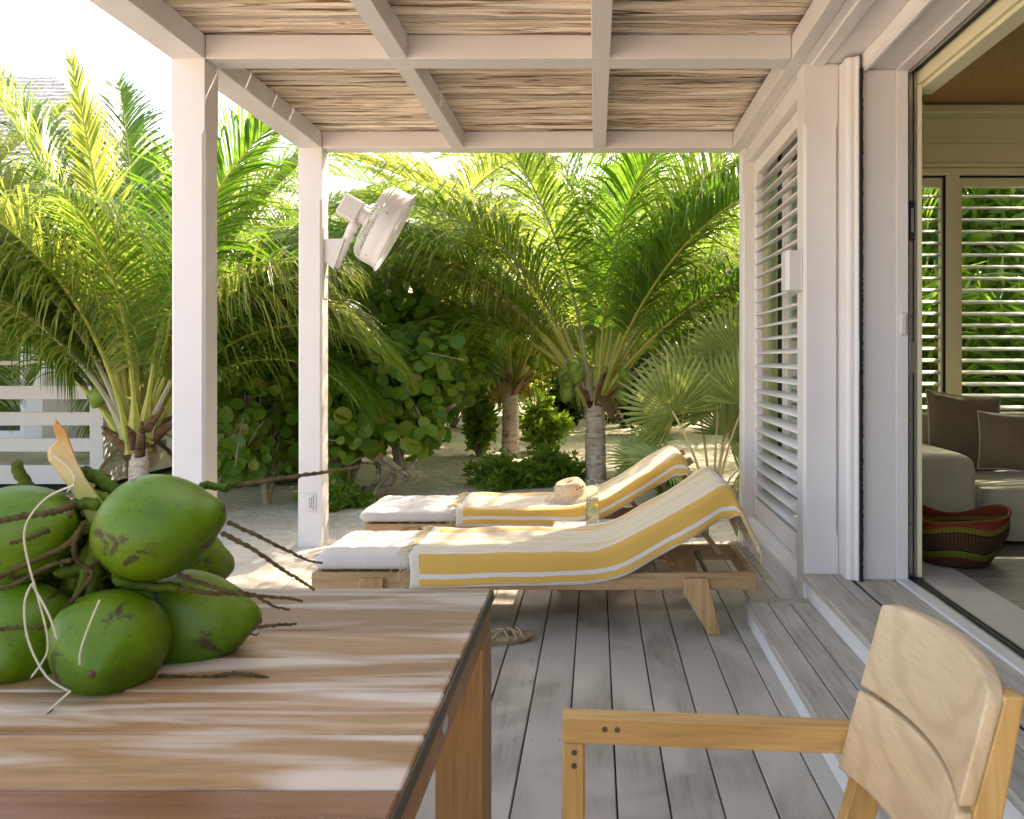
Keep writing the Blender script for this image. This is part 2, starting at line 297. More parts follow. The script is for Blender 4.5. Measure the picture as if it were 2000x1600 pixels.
# ------------------------------------------------------------------ geometry helpers
ORG = {}
class MB:
    def __init__(s): s.v = []; s.f = []; s.m = []; s.uv = None; s.cur = 0
    def add(s, vs, fs, mi=None):
        o = len(s.v); s.v.extend([tuple(x) for x in vs]); s.f.extend([tuple(i+o for i in f) for f in fs])
        s.m.extend([s.cur if mi is None else mi]*len(fs)); return o
    def box(s, x0, x1, y0, y1, z0, z1, b=.003, M=None):
        b = min(b, (x1-x0)*.4, (y1-y0)*.4, (z1-z0)*.4)
        if b <= 0:
            vs = [(x, y, z) for x in (x0, x1) for y in (y0, y1) for z in (z0, z1)]
            fs = [(0, 1, 3, 2), (4, 6, 7, 5), (0, 4, 5, 1), (2, 3, 7, 6), (0, 2, 6, 4), (1, 5, 7, 3)]
        else:
            vs = []; idx = {}
            for sx in (0, 1):
                for sy in (0, 1):
                    for sz in (0, 1):
                        c = ((x0, x1)[sx], (y0, y1)[sy], (z0, z1)[sz]); d = (b*(1-2*sx), b*(1-2*sy), b*(1-2*sz))
                        for a in range(3):   # vertex lying on face of axis a
                            idx[(sx, sy, sz, a)] = len(vs)
                            vs.append(tuple(c[k] if k == a else c[k]+d[k] for k in range(3)))
            g = lambda *k: idx[k]
            fs = [(g(0,0,0,0), g(0,0,1,0), g(0,1,1,0), g(0,1,0,0)), (g(1,0,0,0), g(1,1,0,0), g(1,1,1,0), g(1,0,1,0)),
                  (g(0,0,0,1), g(1,0,0,1), g(1,0,1,1), g(0,0,1,1)), (g(0,1,0,1), g(0,1,1,1), g(1,1,1,1), g(1,1,0,1)),
                  (g(0,0,0,2), g(0,1,0,2), g(1,1,0,2), g(1,0,0,2)), (g(0,0,1,2), g(1,0,1,2), g(1,1,1,2), g(0,1,1,2))]
            for i in (0, 1):
                for j in (0, 1):
                    fs.append((g(0,i,j,1), g(0,i,j,2), g(1,i,j,2), g(1,i,j,1)))
                    fs.append((g(i,0,j,0), g(i,0,j,2), g(i,1,j,2), g(i,1,j,0)))
                    fs.append((g(i,j,0,0), g(i,j,0,1), g(i,j,1,1), g(i,j,1,0)))
                    for k in (0, 1): fs.append((g(i,j,k,0), g(i,j,k,1), g(i,j,k,2)))
        if M is not None: vs = [M @ Vector(v) for v in vs]
        s.add(vs, fs); return s
    def prism(s, pts, axis, a0, a1):
        """polygon pts (2D) extruded along axis (0,1,2) from a0 to a1"""
        def mk(p, a): return (a, p[0], p[1]) if axis == 0 else ((p[0], a, p[1]) if axis == 1 else (p[0], p[1], a))
        n = len(pts); vs = [mk(p, a0) for p in pts]+[mk(p, a1) for p in pts]
        fs = [tuple(range(n)), tuple(range(2*n-1, n-1, -1))]+[(i, i+n, (i+1) % n+n, (i+1) % n) for i in range(n)]
        s.add(vs, fs); return s
    def tube(s, pts, rad, n=8, caps=True, flat=1.0, mi=None, wob=0, rg=None):
        pts = [Vector(p) for p in pts]; m = len(pts)
        rad = rad if hasattr(rad, "__len__") else [rad]*m
        t0 = (pts[1]-pts[0]).normalized(); u = t0.orthogonal().normalized()
        vs = []
        for i, p in enumerate(pts):
            t = ((pts[i+1]-pts[i]) if i == 0 else ((pts[i]-pts[i-1]) if i == m-1 else (pts[i+1]-pts[i-1]))).normalized()
            u = (u-t*u.dot(t)).normalized(); w = t.cross(u)
            for k in range(n):
                a = 2*math.pi*k/n; r = rad[i]*(1+(rg.uniform(-wob, wob) if wob else 0))
                vs.append(p+u*(r*math.cos(a))+w*(r*flat*math.sin(a)))
        fs = [(i*n+k, i*n+(k+1) % n, (i+1)*n+(k+1) % n, (i+1)*n+k) for i in range(m-1) for k in range(n)]
        if caps: fs += [tuple(range(n-1, -1, -1)), tuple((m-1)*n+k for k in range(n))]
        s.add(vs, fs, mi); return s
    def lathe(s, prof, M, n=24, mod=None):
        """prof: list of (r, h) along local z"""
        vs = []; fs = []
        for (r, h) in prof:
            for k in range(n):
                a = 2*math.pi*k/n; rr = r*(mod(a, h) if mod else 1)
                vs.append(M @ Vector((rr*math.cos(a), rr*math.sin(a), h)))
        m = len(prof)
        fs = [(i*n+k, i*n+(k+1) % n, (i+1)*n+(k+1) % n, (i+1)*n+k) for i in range(m-1) for k in range(n)]
        fs += [tuple(range(n-1, -1, -1)), tuple((m-1)*n+k for k in range(n))]
        s.add(vs, fs); return s
    def mesh(s, name, mats, smooth=False, off=(0, 0, 0)):
        me = bpy.data.meshes.new(name); ox, oy, oz = off
        me.from_pydata([(x-ox, y-oy, z-oz) for x, y, z in s.v], [], s.f)
        mats = mats if isinstance(mats, (list, tuple)) else [mats]
        for m in mats: me.materials.append(m)
        if len(mats) > 1: me.polygons.foreach_set("material_index", s.m)
        if smooth: me.polygons.foreach_set("use_smooth", [True]*len(s.f))
        if s.uv is not None:
            l = me.uv_layers.new(name="UVMap"); vi = np.zeros(len(me.loops), np.int32); me.loops.foreach_get("vertex_index", vi)
            l.data.foreach_set("uv", np.array(s.uv, np.float32)[vi].ravel())
        me.update(); return me
    def build(s, name, mats, parent=None, smooth=False, kind=None, label=None, cat=None, group=None):
        off = ORG.get(parent.name, (0, 0, 0)) if parent else (0, 0, 0)
        if parent is None and cat:           # single-mesh thing: origin at its base
            a = np.array(s.v); off = tuple((a.min(0)+a.max(0))/2); off = (float(off[0]), float(off[1]), float(a[:, 2].min()))
        me = s.mesh(name, mats, smooth, off)
        o = bpy.data.objects.new(name, me); COL.objects.link(o)
        if parent: o.parent = parent; ORG[o.name] = off
        else: o.location = off; ORG[o.name] = off
        tag(o, label, cat, group, kind); return o
def tag(o, label=None, cat=None, group=None, kind=None):
    if label: o["label"] = label
    if cat: o["category"] = cat
    if group: o["group"] = group
    if kind: o["kind"] = kind
    return o
def thing(name, label, cat, loc=(0, 0, 0), group=None, kind=None):
    o = bpy.data.objects.new(name, None); COL.objects.link(o); o.location = loc; o.empty_display_size = .1
    ORG[o.name] = tuple(loc); return tag(o, label, cat, group, kind)
def piece(name, me, parent, M):
    """one instance of shared mesh data, placed by world matrix M"""
    o = bpy.data.objects.new(name, me); COL.objects.link(o); o.parent = parent
    o.matrix_basis = Matrix.Translation(-Vector(ORG[parent.name])) @ M
    return o
def copy_tree(o, parent=None):
    c = o.copy(); COL.objects.link(c); c.parent = parent
    ORG[c.name] = ORG.get(o.name, (0, 0, 0))
    for ch in list(o.children): copy_tree(ch, c)
    return c
def box1(name, mat, parent, *a, b=.003, **kw):
    return MB().box(*a, b=b).build(name, mat, parent, **kw)
def frame_of(axis, up=Vector((0, 0, 1))):
    z = Vector(axis).normalized(); x = up.cross(z)
    if x.length < 1e-3: x = Vector((1, 0, 0))
    x.normalize(); y = z.cross(x); m = Matrix((x, y, z)).transposed().to_4x4(); return m
def smoothpath(pts, n=6):
    pts = [Vector(p) for p in pts]; out = []
    for i in range(len(pts)-1):
        p0 = pts[max(0, i-1)]; p1 = pts[i]; p2 = pts[i+1]; p3 = pts[min(len(pts)-1, i+2)]
        for k in range(n):
            t = k/n; out.append(.5*((2*p1)+(p2-p0)*t+(2*p0-5*p1+4*p2-p3)*t*t+(3*p1-p0-3*p2+p3)*t**3))
    out.append(pts[-1]); return out

# ------------------------------------------------------------------ ground
GZ = -0.15
def gh(x, y):
    d = math.hypot(x+.3, max(0, y-5))
    return GZ+(.05*math.sin(x*1.3+.7)*math.sin(y*.9)+.025*math.sin(x*3.1)*math.sin(y*2.7+1))*min(1, max(0, (y-6.6)/2 if x > -2.3 else 1))+.012*max(0, y-13)
g = MB(); nx, ny = 150, 150
xs = [-26+52*i/nx for i in range(nx+1)]; ys = [-3+38*j/ny for j in range(ny+1)]
rg = random.Random(3)
def gz2(x, y):
    inside = x > -2.05 and y < 6.5
    return (GZ-.02 if inside else gh(x, y)+rg.uniform(-.008, .008))
g.add([(x, y, gz2(x, y)) for y in ys for x in xs], [(j*(nx+1)+i, j*(nx+1)+i+1, (j+1)*(nx+1)+i+1, (j+1)*(nx+1)+i) for j in range(ny) for i in range(nx)])
g.build("sand_ground", SAND, smooth=True, kind="structure")
g = MB(); far = 260
# outer ground ring, a little lower, reaching the horizon
g.add([(-far, -far, -.25), (far, -far, -.25), (far, far, .1), (-far, far, .1)], [(0, 1, 2, 3)])
g.build("ground", SAND, kind="structure")

# leaf litter and pebbles on the sand
lt = MB(); rg = random.Random(11)
def litter(x, y, s, rg, mb=lt):
    z = gh(x, y)+.012; a = rg.uniform(0, 6.28); e = s*rg.uniform(.3, .6); t = rg.uniform(-.3, .3)*s
    c, q = math.cos(a), math.sin(a)
    mb.add([(x+c*s, y+q*s, z), (x-q*e, y+c*e, z+abs(t)), (x-c*s, y-q*s, z+.003), (x+q*e, y-c*e, z+.006)], [(0, 1, 2, 3)])
for i in range(5200):
    y = 6.7+rg.random()**1.6*13; x = rg.uniform(-5.5, 5) if y < 12 else rg.uniform(-7, 6)
    litter(x, y, rg.uniform(.008, .032), rg)
for i in range(900):
    litter(rg.uniform(-4.4, -2.1), rg.uniform(4.2, 8), rg.uniform(.006, .02), rg)
lt.build("leaf_litter", DEAD, kind="stuff")

# ------------------------------------------------------------------ deck
DY0, DY1 = -1.3, 6.36
deck = MB().box(-1.99, 1.1, DY0, DY1-.01, -.14, -.031, 0).build("deck", flat("deck_joist", (.06, .05, .042), .8), kind="structure")
pitch = .1454
bme = MB().box(-.0702, .0702, 0, DY1-DY0, -.024, 0, .003).mesh("plank", DECK)
rg = random.Random(5)
for k in range(-14, 8):
    x0 = .0584+pitch*k
    o = piece("plank", bme, deck, Matrix.Translation((x0+pitch/2, DY0, rg.uniform(-.0012, .0012))))

sc_ = MB()
for k in range(-14, 7):
    for jy in range(10):
        y = DY0+.35+jy*.8
        for dx in (.028, .115):
            x = .0584+pitch*k+dx+rg.uniform(-.002, .002); yy = y+rg.uniform(-.004, .004); n = 8
            sc_.add([(x+.0038*math.cos(2*math.pi*q/n), yy+.0038*math.sin(2*math.pi*q/n), .0016) for q in range(n)], [tuple(range(n))])
sc_.build("deck_screws", flat("screw_head", (.10, .095, .09), .5, .2, 60), deck, kind="stuff")
# ------------------------------------------------------------------ pergola
BZ = 2.60
perg = thing("pergola", "white painted timber pergola over the deck, roofed with rough branch poles", "pergola", (-1.86, 5.2, 0))
PX0, PX1 = -1.942, -1.787
def chamfer_post(name, x0, x1, y0, y1, z0, z1, zc0, zc1, mat, parent, c=.014):
    """square post whose corners are chamfered between zc0 and zc1"""
    rings = [(z0, .002), (zc0-.03, .002), (zc0, c), (zc1, c), (zc1+.03, .002), (z1, .002)]
    vs = []
    for z, b in rings:
        vs += [(x0+b, y0, z), (x1-b, y0, z), (x1, y0+b, z), (x1, y1-b, z), (x1-b, y1, z), (x0+b, y1, z), (x0, y1-b, z), (x0, y0+b, z)]
    fs = [(i*8+k, i*8+(k+1) % 8, (i+1)*8+(k+1) % 8, (i+1)*8+k) for i in range(len(rings)-1) for k in range(8)]
    fs += [tuple(range(7, -1, -1)), tuple((len(rings)-1)*8+k for k in range(8))]
    m = MB(); m.add(vs, fs); return m.build(name, mat, parent)
Y1, Y2 = 4.327, 6.175
post_far = None
for y in (Y2, Y1, Y1-1.85):
    z0 = 0.0
    o = chamfer_post("post", PX0, PX1, y, y+.155, z0, BZ, .46 if y == Y2 else .30, 2.25, WHITE, perg)
    if y == Y2: post_far = o
# cross beams (x) and edge beam (y)
for y in (Y2, Y1, Y1-1.85):
    box1("beam", WHITE, perg, PX0+.155+.002, .893, y+.001, y+.154, BZ, 2.71, b=.003)
box1("edge_beam", WHITE, perg, PX0, PX0+.155, Y1-1.85, Y2+.155, BZ, 2.71, b=.003)
box1("ledger", WHITE, perg, .895, .960, Y1-1.85, Y2+.155, BZ, 2.708, b=.003)
ys_ = [(Y1-1.85+.155, Y1), (Y1+.155, Y2)]
for x0, x1 in ((-.944, -.860), (-.020, .065)):
    for a, b_ in ys_:
        box1("rafter", WHITE, perg, x0, x1, a+.001, b_-.001, BZ, 2.708, b=.003)
# rough branch poles laid side by side across the rafters
rg = random.Random(21)
smesh = []
for k in range(14):
    m = MB(); n = 22; L = 2.972; pts = []; rad = []
    a1, a2, p1, p2 = rg.uniform(.003, .008), rg.uniform(.0015, .005), rg.uniform(0, 6), rg.uniform(0, 6)
    r0 = rg.uniform(.012, .019)
    for i in range(n+1):
        t = i/n; x = t*L
        pts.append((x, a1*math.sin(x*2.3+p1)+a2*math.sin(x*6.1+p2)+rg.uniform(-.0026, .0026), a2*math.sin(x*3.7+p1)))
        rad.append(r0*(1.12-.22*t)*(1+rg.uniform(-.15, .15)+(.30 if rg.random() < .10 else 0)))
    m.tube(pts, rad, 7, True, flat=.85); smesh.append(m.mesh("stick", STICK, True))
y = Y2+.12; i = 0; nst = 0
while y > Y1-1.98:
    me = smesh[rg.randrange(len(smesh))]; flip = rg.random() < .5
    M = Matrix.Translation((-2.022+rg.uniform(-.005, .003)+(2.972 if flip else 0), y, 2.727+rg.uniform(-.003, .003)))
    if flip: M = M @ Matrix.Rotation(math.pi, 4, 'Z')
    M = M @ Matrix.Rotation(rg.uniform(-.0025, .0025), 4, 'Z')
    piece("stick", me, perg, M)
    y -= rg.uniform(.031, .042)*(1.0 if rg.random() < .93 else 1.15); nst += 1
# a second, looser layer on top keeps the roof nearly light tight
tp = MB(); y = Y2+.11
while y > Y1-1.98:
    m0 = rg.uniform(.014, .02)
    tp.tube([(-2.0+2.95*i/8, y+rg.uniform(-.006, .006), 2.785+rg.uniform(-.004, .004)) for i in range(9)], m0, 5, True)
    y -= rg.uniform(.034, .052)
tp.build("upper_stick_layer", STICKD, perg, True, kind="stuff")

# ------------------------------------------------------------------ house (right)
HX = .965
house = thing("house", "white painted beach house with open glass door and louvred shutter beside the deck", "house", (1.2, 4.4, 0))
SZ = 0.230      # platform / room floor level
chamfer_post("pillar", HX, 1.127, 4.400, 4.552, -.12, BZ-.002, .42, 2.30, WHITE, house, .013)
chamfer_post("pillar", .957, 1.09, 6.175, 6.33, -.12, BZ-.002, .42, 2.30, WHITE, house, .013)
# wall under and over the shutter
box1("skirting", WHITE, house, .985, 1.10, 4.553, 6.174, -.12, .125, b=.004)
m = MB(); m.prism([(.972, .126), (1.10, .126), (1.10, .205), (1.012, .205), (.972, .155)], 1, 4.553, 6.174); m.build("sill", WHITE2, house)
box1("header", WHITE, house, .985, 1.10, 4.553, 6.174, 2.505, BZ-.003, b=.004)
box1("soffit", WHITE2, house, .962, 1.20, -1.0, 6.33, BZ, 2.64, b=.003)
box1("soffit_trim", WHITE2, house, .996, 1.06, -1.0, 4.399, BZ-.014, BZ-.001, b=.004)
# shutter panel, its louvres are sub-parts
sh = MB()
sx0, sx1 = 1.030, 1.075
sh.box(sx0, sx1, 4.556, 4.640, .208, 2.502, .004); sh.box(sx0, sx1, 6.090, 6.172, .208, 2.502, .004)
sh.box(sx0+.001, sx1-.001, 4.641, 6.089, .208, .325, .004); sh.box(sx0+.001, sx1-.001, 4.641, 6.089, 2.412, 2.502, .004)
shut = sh.build("shutter_panel", WHITE2, house)
lm = MB(); n = 10   # aerofoil slat along y
prof = [(.040*math.cos(2*math.pi*k/n), .0075*math.sin(2*math.pi*k/n)) for k in range(n)]
lm.prism(prof, 1, 0, 1.446); slat_me = lm.mesh("slat", WHITE2, True)
for k in range(25):
    z = .372+k*.0815
    piece("slat", slat_me, shut, Matrix.Translation((1.053, 4.642, z)) @ Matrix.Rotation(R(-17), 4, 'Y'))
# sliding glass door behind the shutter
gd = MB()
for y in (4.72, 5.62, 5.70): gd.box(1.13, 1.165, y, y+.05, SZ, 2.50, .003)
gd.box(1.131, 1.164, 4.771, 5.619, SZ, SZ+.07, .003); gd.box(1.131, 1.164, 4.771, 5.619, 2.42, 2.50, .003)
gd.box(1.131, 1.164, 5.751, 6.3, SZ, SZ+.07, .003); gd.box(1.131, 1.164, 5.751, 6.3, 2.42, 2.50, .003)
gdf = gd.build("glass_door", WHITE2, house)
m = MB()
for y in (5.76, 5.80, 5.84): m.box(1.124, 1.1295, y, y+.018, SZ, 2.50, 0)
m.build("gasket", BLACK, gdf)
box1("wall", WHITE, house, 1.21, 1.26, 5.36, 6.30, SZ, 2.9, b=0)
box1("pane", GLASS, gdf, 1.145, 1.150, 4.769, 6.31, SZ+.05, 2.44, b=0)
box1("door_sill", BLACK, house, 1.101, 1.2, 4.553, 6.174, .20, SZ-.001, b=.002)
# screen door edge, brush seal, jamb wall, frame and track beside the pillar
m = MB(); pr = []
for k in range(9):
    a = math.pi/2*k/8; pr.append((1.140+.016*(1-math.sin(a))-.012, 4.262+.03*(1-math.cos(a))))
m.prism([(1.1285, 4.39), (1.1285, 4.285), (1.132, 4.272), (1.140, 4.263), (1.150, 4.26), (1.163, 4.262), (1.166, 4.25), (1.176, 4.243), (1.1835, 4.25), (1.1835, 4.39)], 2, SZ+.002, 2.585); sd_ = m.build("screen_door_edge", WHITE2, house)
m = MB(); m.prism([(1.170, 4.2415), (1.178, 4.238), (1.181, 4.2415), (1.173, 4.2465)], 2, 1.17, 1.32); m.build("pull_handle", PLASTIC, sd_)
rg = random.Random(2); m = MB(); zz = SZ
m.box(1.1845, 1.1945, 4.246, 4.30, SZ+.004, 2.53, 0)
while zz < 2.52:
    m.box(1.185-.0015*rg.random(), 1.1945+.003*rg.random(), 4.240-.004*rg.random(), 4.246, zz, zz+.012, 0); zz += .0125
m.build("brush_seal", BLACK, house)
jw = box1("jamb_wall", WHITE, house, 1.1950, 1.352, 4.276, 4.55, SZ+.001, 2.536, b=.002)
m = MB(); m.box(1.1955, 1.2105, 4.262, 4.2755, 1.165, 1.315, .004); m.build("pull_handle", PLASTIC, jw)
box1("jamb_wall", WHITE, house, 1.128, 1.478, 4.40, 4.551, -.12, BZ-.002, b=.002)
fr = MB(); fr.box(1.3525, 1.408, 4.268, 4.399, SZ+.001, 2.536, .003); fr.build("door_jamb", WHITE2, house)
tr = MB()
tr.box(1.4085, 1.418, 4.30, 4.399, SZ+.014, 2.53, .001); tr.box(1.4225, 1.440, 4.305, 4.399, SZ+.014, 2.53, .001); tr.box(1.4445, 1.458, 4.30, 4.399, SZ+.014, 2.53, .001)
trk = tr.build("door_track", METAL, house)
m = MB(); m.box(1.4182, 1.4223, 4.33, 4.39, SZ+.02, 2.528, 0); m.box(1.4402, 1.4443, 4.33, 4.39, SZ+.02, 2.528, 0); m.build("track_groove", BLACK, trk)
m = MB()
for k in range(9): m.tube([(1.431, 4.3035, .48+k*.235), (1.431, 4.306, .48+k*.235)], .003, 6)
m.build("screw", DARKMETAL, trk)
lb = MB(); lb.box(1.4195, 1.4445, 4.288, 4.304, 1.765, 1.945, .002); lbo = lb.build("latch", BLACK, trk)
box1("latch_plate", METAL, lbo, 1.426, 1.438, 4.285, 4.2885, 1.80, 1.91, b=.001)
box1("strike_plate", METAL, trk, 1.4265, 1.4435, 4.29, 4.3045, 1.165, 1.305, b=.001)
box1("inner_jamb", ROOMW, house, 1.4585, 1.478, 4.29, 4.399, SZ+.001, 2.47, b=.002)
# door head over the opening
box1("door_head", WHITE2, house, 1.2001, 1.408, -1.0, 4.2755, 2.536, 2.64, b=.003)
box1("door_head_bead", WHITE2, house, 1.2005, 1.222, -1.0, 4.2755, 2.519, 2.5355, b=.004)
box1("head_frame", WHITE2, house, 1.352, 1.408, -1.0, 4.2675, 2.524, 2.5355, b=.002)
box1("head_track", BLACK, house, 1.4085, 1.458, -1.0, 4.2995, 2.53, 2.64, b=.002)
box1("head_rail", METAL, house, 1.4095, 1.418, -1.0, 4.2995, 2.515, 2.529, b=.001)
box1("inner_head", ROOMW, house, 1.4585, 1.478, -1.0, 4.3985, 2.471, 2.64, b=.002)
box1("inner_head_casing", ROOMW, house, 1.479, 1.56, -1.0, 4.3985, 2.455, 2.62, b=.003)
# walls above, room shell and roof
box1("wall", WHITE, house, .962, 1.478, -1.0, 6.33, 2.641, 3.30, b=0)
box1("wall", ROOMW, house, 6.0, 6.2, -1.019, 6.449, .0, 3.30, b=0)
box1("wall", WHITE, house, .965, 1.2, -1.2, -1.02, -.12, 2.6, b=0)
BWY = 6.45
wl = MB()   # back wall with two shuttered windows, cut round the openings
wA0, wA1, wB0, wB1, wz0, wz1 = 1.30, 2.386, 2.474, 3.62, .80, 2.475
wl.box(1.10, wA0, BWY, BWY+.14, -.12, 2.98, 0); wl.box(wA1, wB0, BWY, BWY+.14, wz0, wz1, 0)
wl.box(wB1, 6.2, BWY, BWY+.14, -.12, 2.98, 0); wl.box(wA0, wB1, BWY+.001, BWY+.139, wz1, 2.98, 0); wl.box(wA0, wB1, BWY+.001, BWY+.139, -.12, wz0, 0)
wl.build("back_wall", ROOMW, house)
box1("window_head", ROOMW, house, 1.2, 5.9, BWY-.035, BWY-.001, 2.475, 2.52, b=.006)
box1("window_cornice", ROOMW, house, 1.2, 5.9, BWY-.06, BWY-.001, 2.523, 2.55, b=.006)
box1("picture_rail", ROOMW, house, 1.2, 5.9, BWY-.03, BWY-.001, 2.552, 2.685, b=.004)
box1("cornice", ROOMW, house, 1.2, 5.9, BWY-.16, BWY-.001, 2.86, 2.92, b=.01)
def slat_window(x0, x1):
    f = MB(); w = .03
    f.box(x0, x0+w, BWY+.03, BWY+.07, wz0, wz1, .002); f.box(x1-w, x1, BWY+.03, BWY+.07, wz0, wz1, .002)
    f.box(x0+w, x1-w, BWY+.031, BWY+.069, wz1-.075, wz1, .002); f.box(x0+w, x1-w, BWY+.031, BWY+.069, wz0, wz0+.05, .002)
    w_ = f.build("window_shutter", ROOMW, house)
    d = MB(); d.box(x0-.001, x0+.012, BWY+.072, BWY+.11, wz0, wz1, 0); d.box(x1-.016, x1+.001, BWY+.012, BWY+.03, wz0, wz1, 0); d.box(x0+.012, x1-.016, BWY+.013, BWY+.029, wz1-.014, wz1, 0)
    d.build("window_frame", DARKMETAL, w_)
    lm = MB(); n = 10; lm.prism([(.031*math.cos(2*math.pi*k/n), .006*math.sin(2*math.pi*k/n)) for k in range(n)], 0, 0, x1-x0-2*w-.004)
    me = lm.mesh("slat", WHITE2, True)
    for k in range(19):
        z = wz0+.09+k*.0805
        piece("slat", me, w_, Matrix.Translation((x0+w+.002, BWY+.05, z)) @ Matrix.Rotation(R(22), 4, 'X'))
    box1("pane", GLASS, w_, x0+.013, x1-.013, BWY+.09, BWY+.094, wz0+.002, wz1-.002, b=0)
slat_window(wA0, wA1); slat_window(wB0, wB1)
box1("wall", ROOMW, house, 1.20, 6.2, -1.2, -1.02, .0, 3.30, b=0)
rl = MB(); rl.prism([(-1.2, 3.05), (BWY-.17, 2.925), (BWY-.17, 2.96), (-1.2, 3.085)], 0, 1.48, 6.0); rl.build("woven_ceiling", WEAVE, house)
MB().box(1.48, 6.0, 5.3, BWY, 3.11, 3.14, 0).build("ceiling_panel", ROOMW, house)
rf = MB(); rf.box(.80, 6.5, -1.6, 6.62, 3.302, 3.42, .01); rf.build("roof", WHITE, house)
box1("gable", WHITE, house, 1.0, 6.2, BWY+.001, BWY+.139, 2.982, 3.30, b=0)
# room floor boards and a pale strip coloured as sunlight on the floor inside the door
fl = MB().box(1.21, 5.99, -1.0, BWY, .0, SZ-.020, 0).build("room_floor", FLOORW, house)
fme = MB().box(0, 4.3, 0, .138, -.018, 0, .001).mesh("floor_board", FLOORW)
for k in range(54): piece("floor_board", fme, fl, Matrix.Translation((1.70, -1.0+k*.14, SZ)))
box1("floor_light_band", flat("sunlit_floor", (.62, .56, .50), .5, .04, 5, .02), house, 1.4785, 1.699, -1.0, 6.3, SZ-.02, SZ+.002, b=.001)
box1("door_sill", WHITE2, house, 1.352, 1.408, -1.0, 4.2675, SZ-.03, SZ+.008, b=.003)
box1("sill_track", METAL, house, 1.4085, 1.4780, -1.0, 4.2995, SZ-.03, SZ+.003, b=.001)
m = MB(); m.box(1.428, 1.436, -1.0, 4.295, SZ+.0035, SZ+.013, .001); m.box(1.452, 1.458, -1.0, 4.295, SZ+.0035, SZ+.010, .001); m.build("sill_rail", DARKMETAL, house)
box1("sill_end", BLACK, house, 1.409, 1.477, 4.27, 4.2985, SZ+.0035, SZ+.009, b=.001)

# fittings on the house
sc = thing("wall_lamp", "square white wall box fixed to the house pillar beside the shutter", "wall lamp", (.93, 4.48, 1.55))
m = MB(); m.prism([(.962, 4.425), (.962, 4.555), (.905, 4.555), (.888, 4.535), (.888, 4.445), (.905, 4.425)], 2, 1.550, 1.735); m.build("housing", PLASTIC, sc)
box1("back_plate", PLASTIC, sc, .958, .9645, 4.418, 4.562, 1.542, 1.743, b=.002)
sn = thing("door_sensor", "small white door sensor on the frame of the sliding door", "sensor", (1.38, 4.26, 1.335))
box1("case", PLASTIC, sn, 1.3675, 1.3985, 4.252, 4.2675, 1.335, 1.437, b=.006)
box1("button", WHITE2, sn, 1.379, 1.387, 4.2505, 4.2525, 1.38, 1.386, b=.0008)

# entry steps
steps = thing("entry_steps", "two grey timber steps with white risers up to the sliding door", "steps", (1.0, 4.3, 0))
box1("riser", WHITE2, steps, .702, .98, -1.0, 4.386, .0, .084, b=.002)
box1("riser", WHITE2, steps, .980, 1.34, -1.0, 4.392, .0, .198, b=.002)
for x0, x1 in ((.6865, .782), (.787, .881), (.886, .979)):
    box1("plank", STEPW, steps, x0, x1, -1.0, 4.315, .085, .115, b=.003)
box1("plank", STEPW, steps, .6865, .979, 4.319, 4.400, .085, .115, b=.003)
for x0, x1 in ((.962, 1.092), (1.096, 1.152), (1.172, 1.228), (1.232, 1.3515)):
    box1("plank", STEPW, steps, x0, x1, -1.0, 4.398 if x0 < 1 else (4.398 if x0 < 1.1 else 4.3985), .199, SZ, b=.003)
m = MB(); m.box(1.1525, 1.1715, -1.0, 4.30, .199, SZ-.012, 0); m.box(1.1585, 1.1605, -1.0, 4.30, SZ-.0115, SZ-.006, 0); m.build("screen_track", BLACK, steps)

# ------------------------------------------------------------------ dining table
TZ = .740
table = thing("dining_table", "long slatted hardwood dining table under the bunch of green coconuts", "table", (-1.1, 1.5, 0))
TX0, TX1 = -2.25, -.223
eds = [2.035-.158*k for k in range(9)]
rg = random.Random(4)
for k in range(8):
    y1, y0 = eds[k], eds[k+1]
    dz = rg.uniform(-.0008, .0008)
    mb_ = MB(); mb_.box(TX0, TX1-.0006-rg.random()*.0015, y0+.0021, y1-.0021, TZ-.024+dz, TZ+dz, .003)
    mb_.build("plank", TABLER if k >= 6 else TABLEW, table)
m = MB(); m.box(TX1+.0003, TX1+.0035, eds[8]+.002, eds[0]-.002, TZ-.0255, TZ-.0022, .0008); m.build("edge_strip", ENDGRAIN, table)
box1("apron", TABLELEG, table, TX1-.03, TX1-.004, eds[8]+.10, eds[0]-.004, TZ-.086, TZ-.026, b=.002)
box1("apron", TABLELEG, table, TX0+.004, TX1-.031, eds[0]-.028, eds[0]-.005, TZ-.086, TZ-.026, b=.002)
box1("apron", TABLELEG, table, TX0+.004, TX1-.031, eds[8]+.005, eds[8]+.028, TZ-.086, TZ-.026, b=.002)
box1("apron", TABLELEG, table, TX0+.004, TX0+.03, eds[8]+.03, eds[0]-.03, TZ-.086, TZ-.026, b=.002)
for x0, x1 in ((TX1-.100, TX1-.001), (TX0+.002, TX0+.10)):
    for y0, y1 in ((eds[0]-.137, eds[0]-.001), (eds[8]+.001, eds[8]+.137)):
        m = MB(); m.box(x0, x1, y0, y1, 0, TZ-.0865, .004); m.build("leg", TABLELEG, table)
pl = MB(); yc, zc = 1.418, TZ-.055
for rr, xx in ((1, .0),):
    vs = [(TX1-.0035, yc+.020*math.cos(2*math.pi*k/20), zc+.0125*math.sin(2*math.pi*k/20)) for k in range(20)]
    vs2 = [(TX1-.0018, v[1], v[2]) for v in vs]
    pl.add(vs+vs2, [tuple(range(20, 40))]+[(k, (k+1) % 20, (k+1) % 20+20, k+20) for k in range(20)])
pl.build("maker_plaque", flat("plaque_metal", (.55, .58, .58), .3, .03, 30, 0, metallic=.5), table)

MB().box(TX0+.01, TX1-.034, eds[8]+.03, eds[0]-.03, TZ-.034, TZ-.0245, 0).build("gap_shade_board", ENDGRAIN, table)  # dark sheet added so the gaps between the planks look shaded
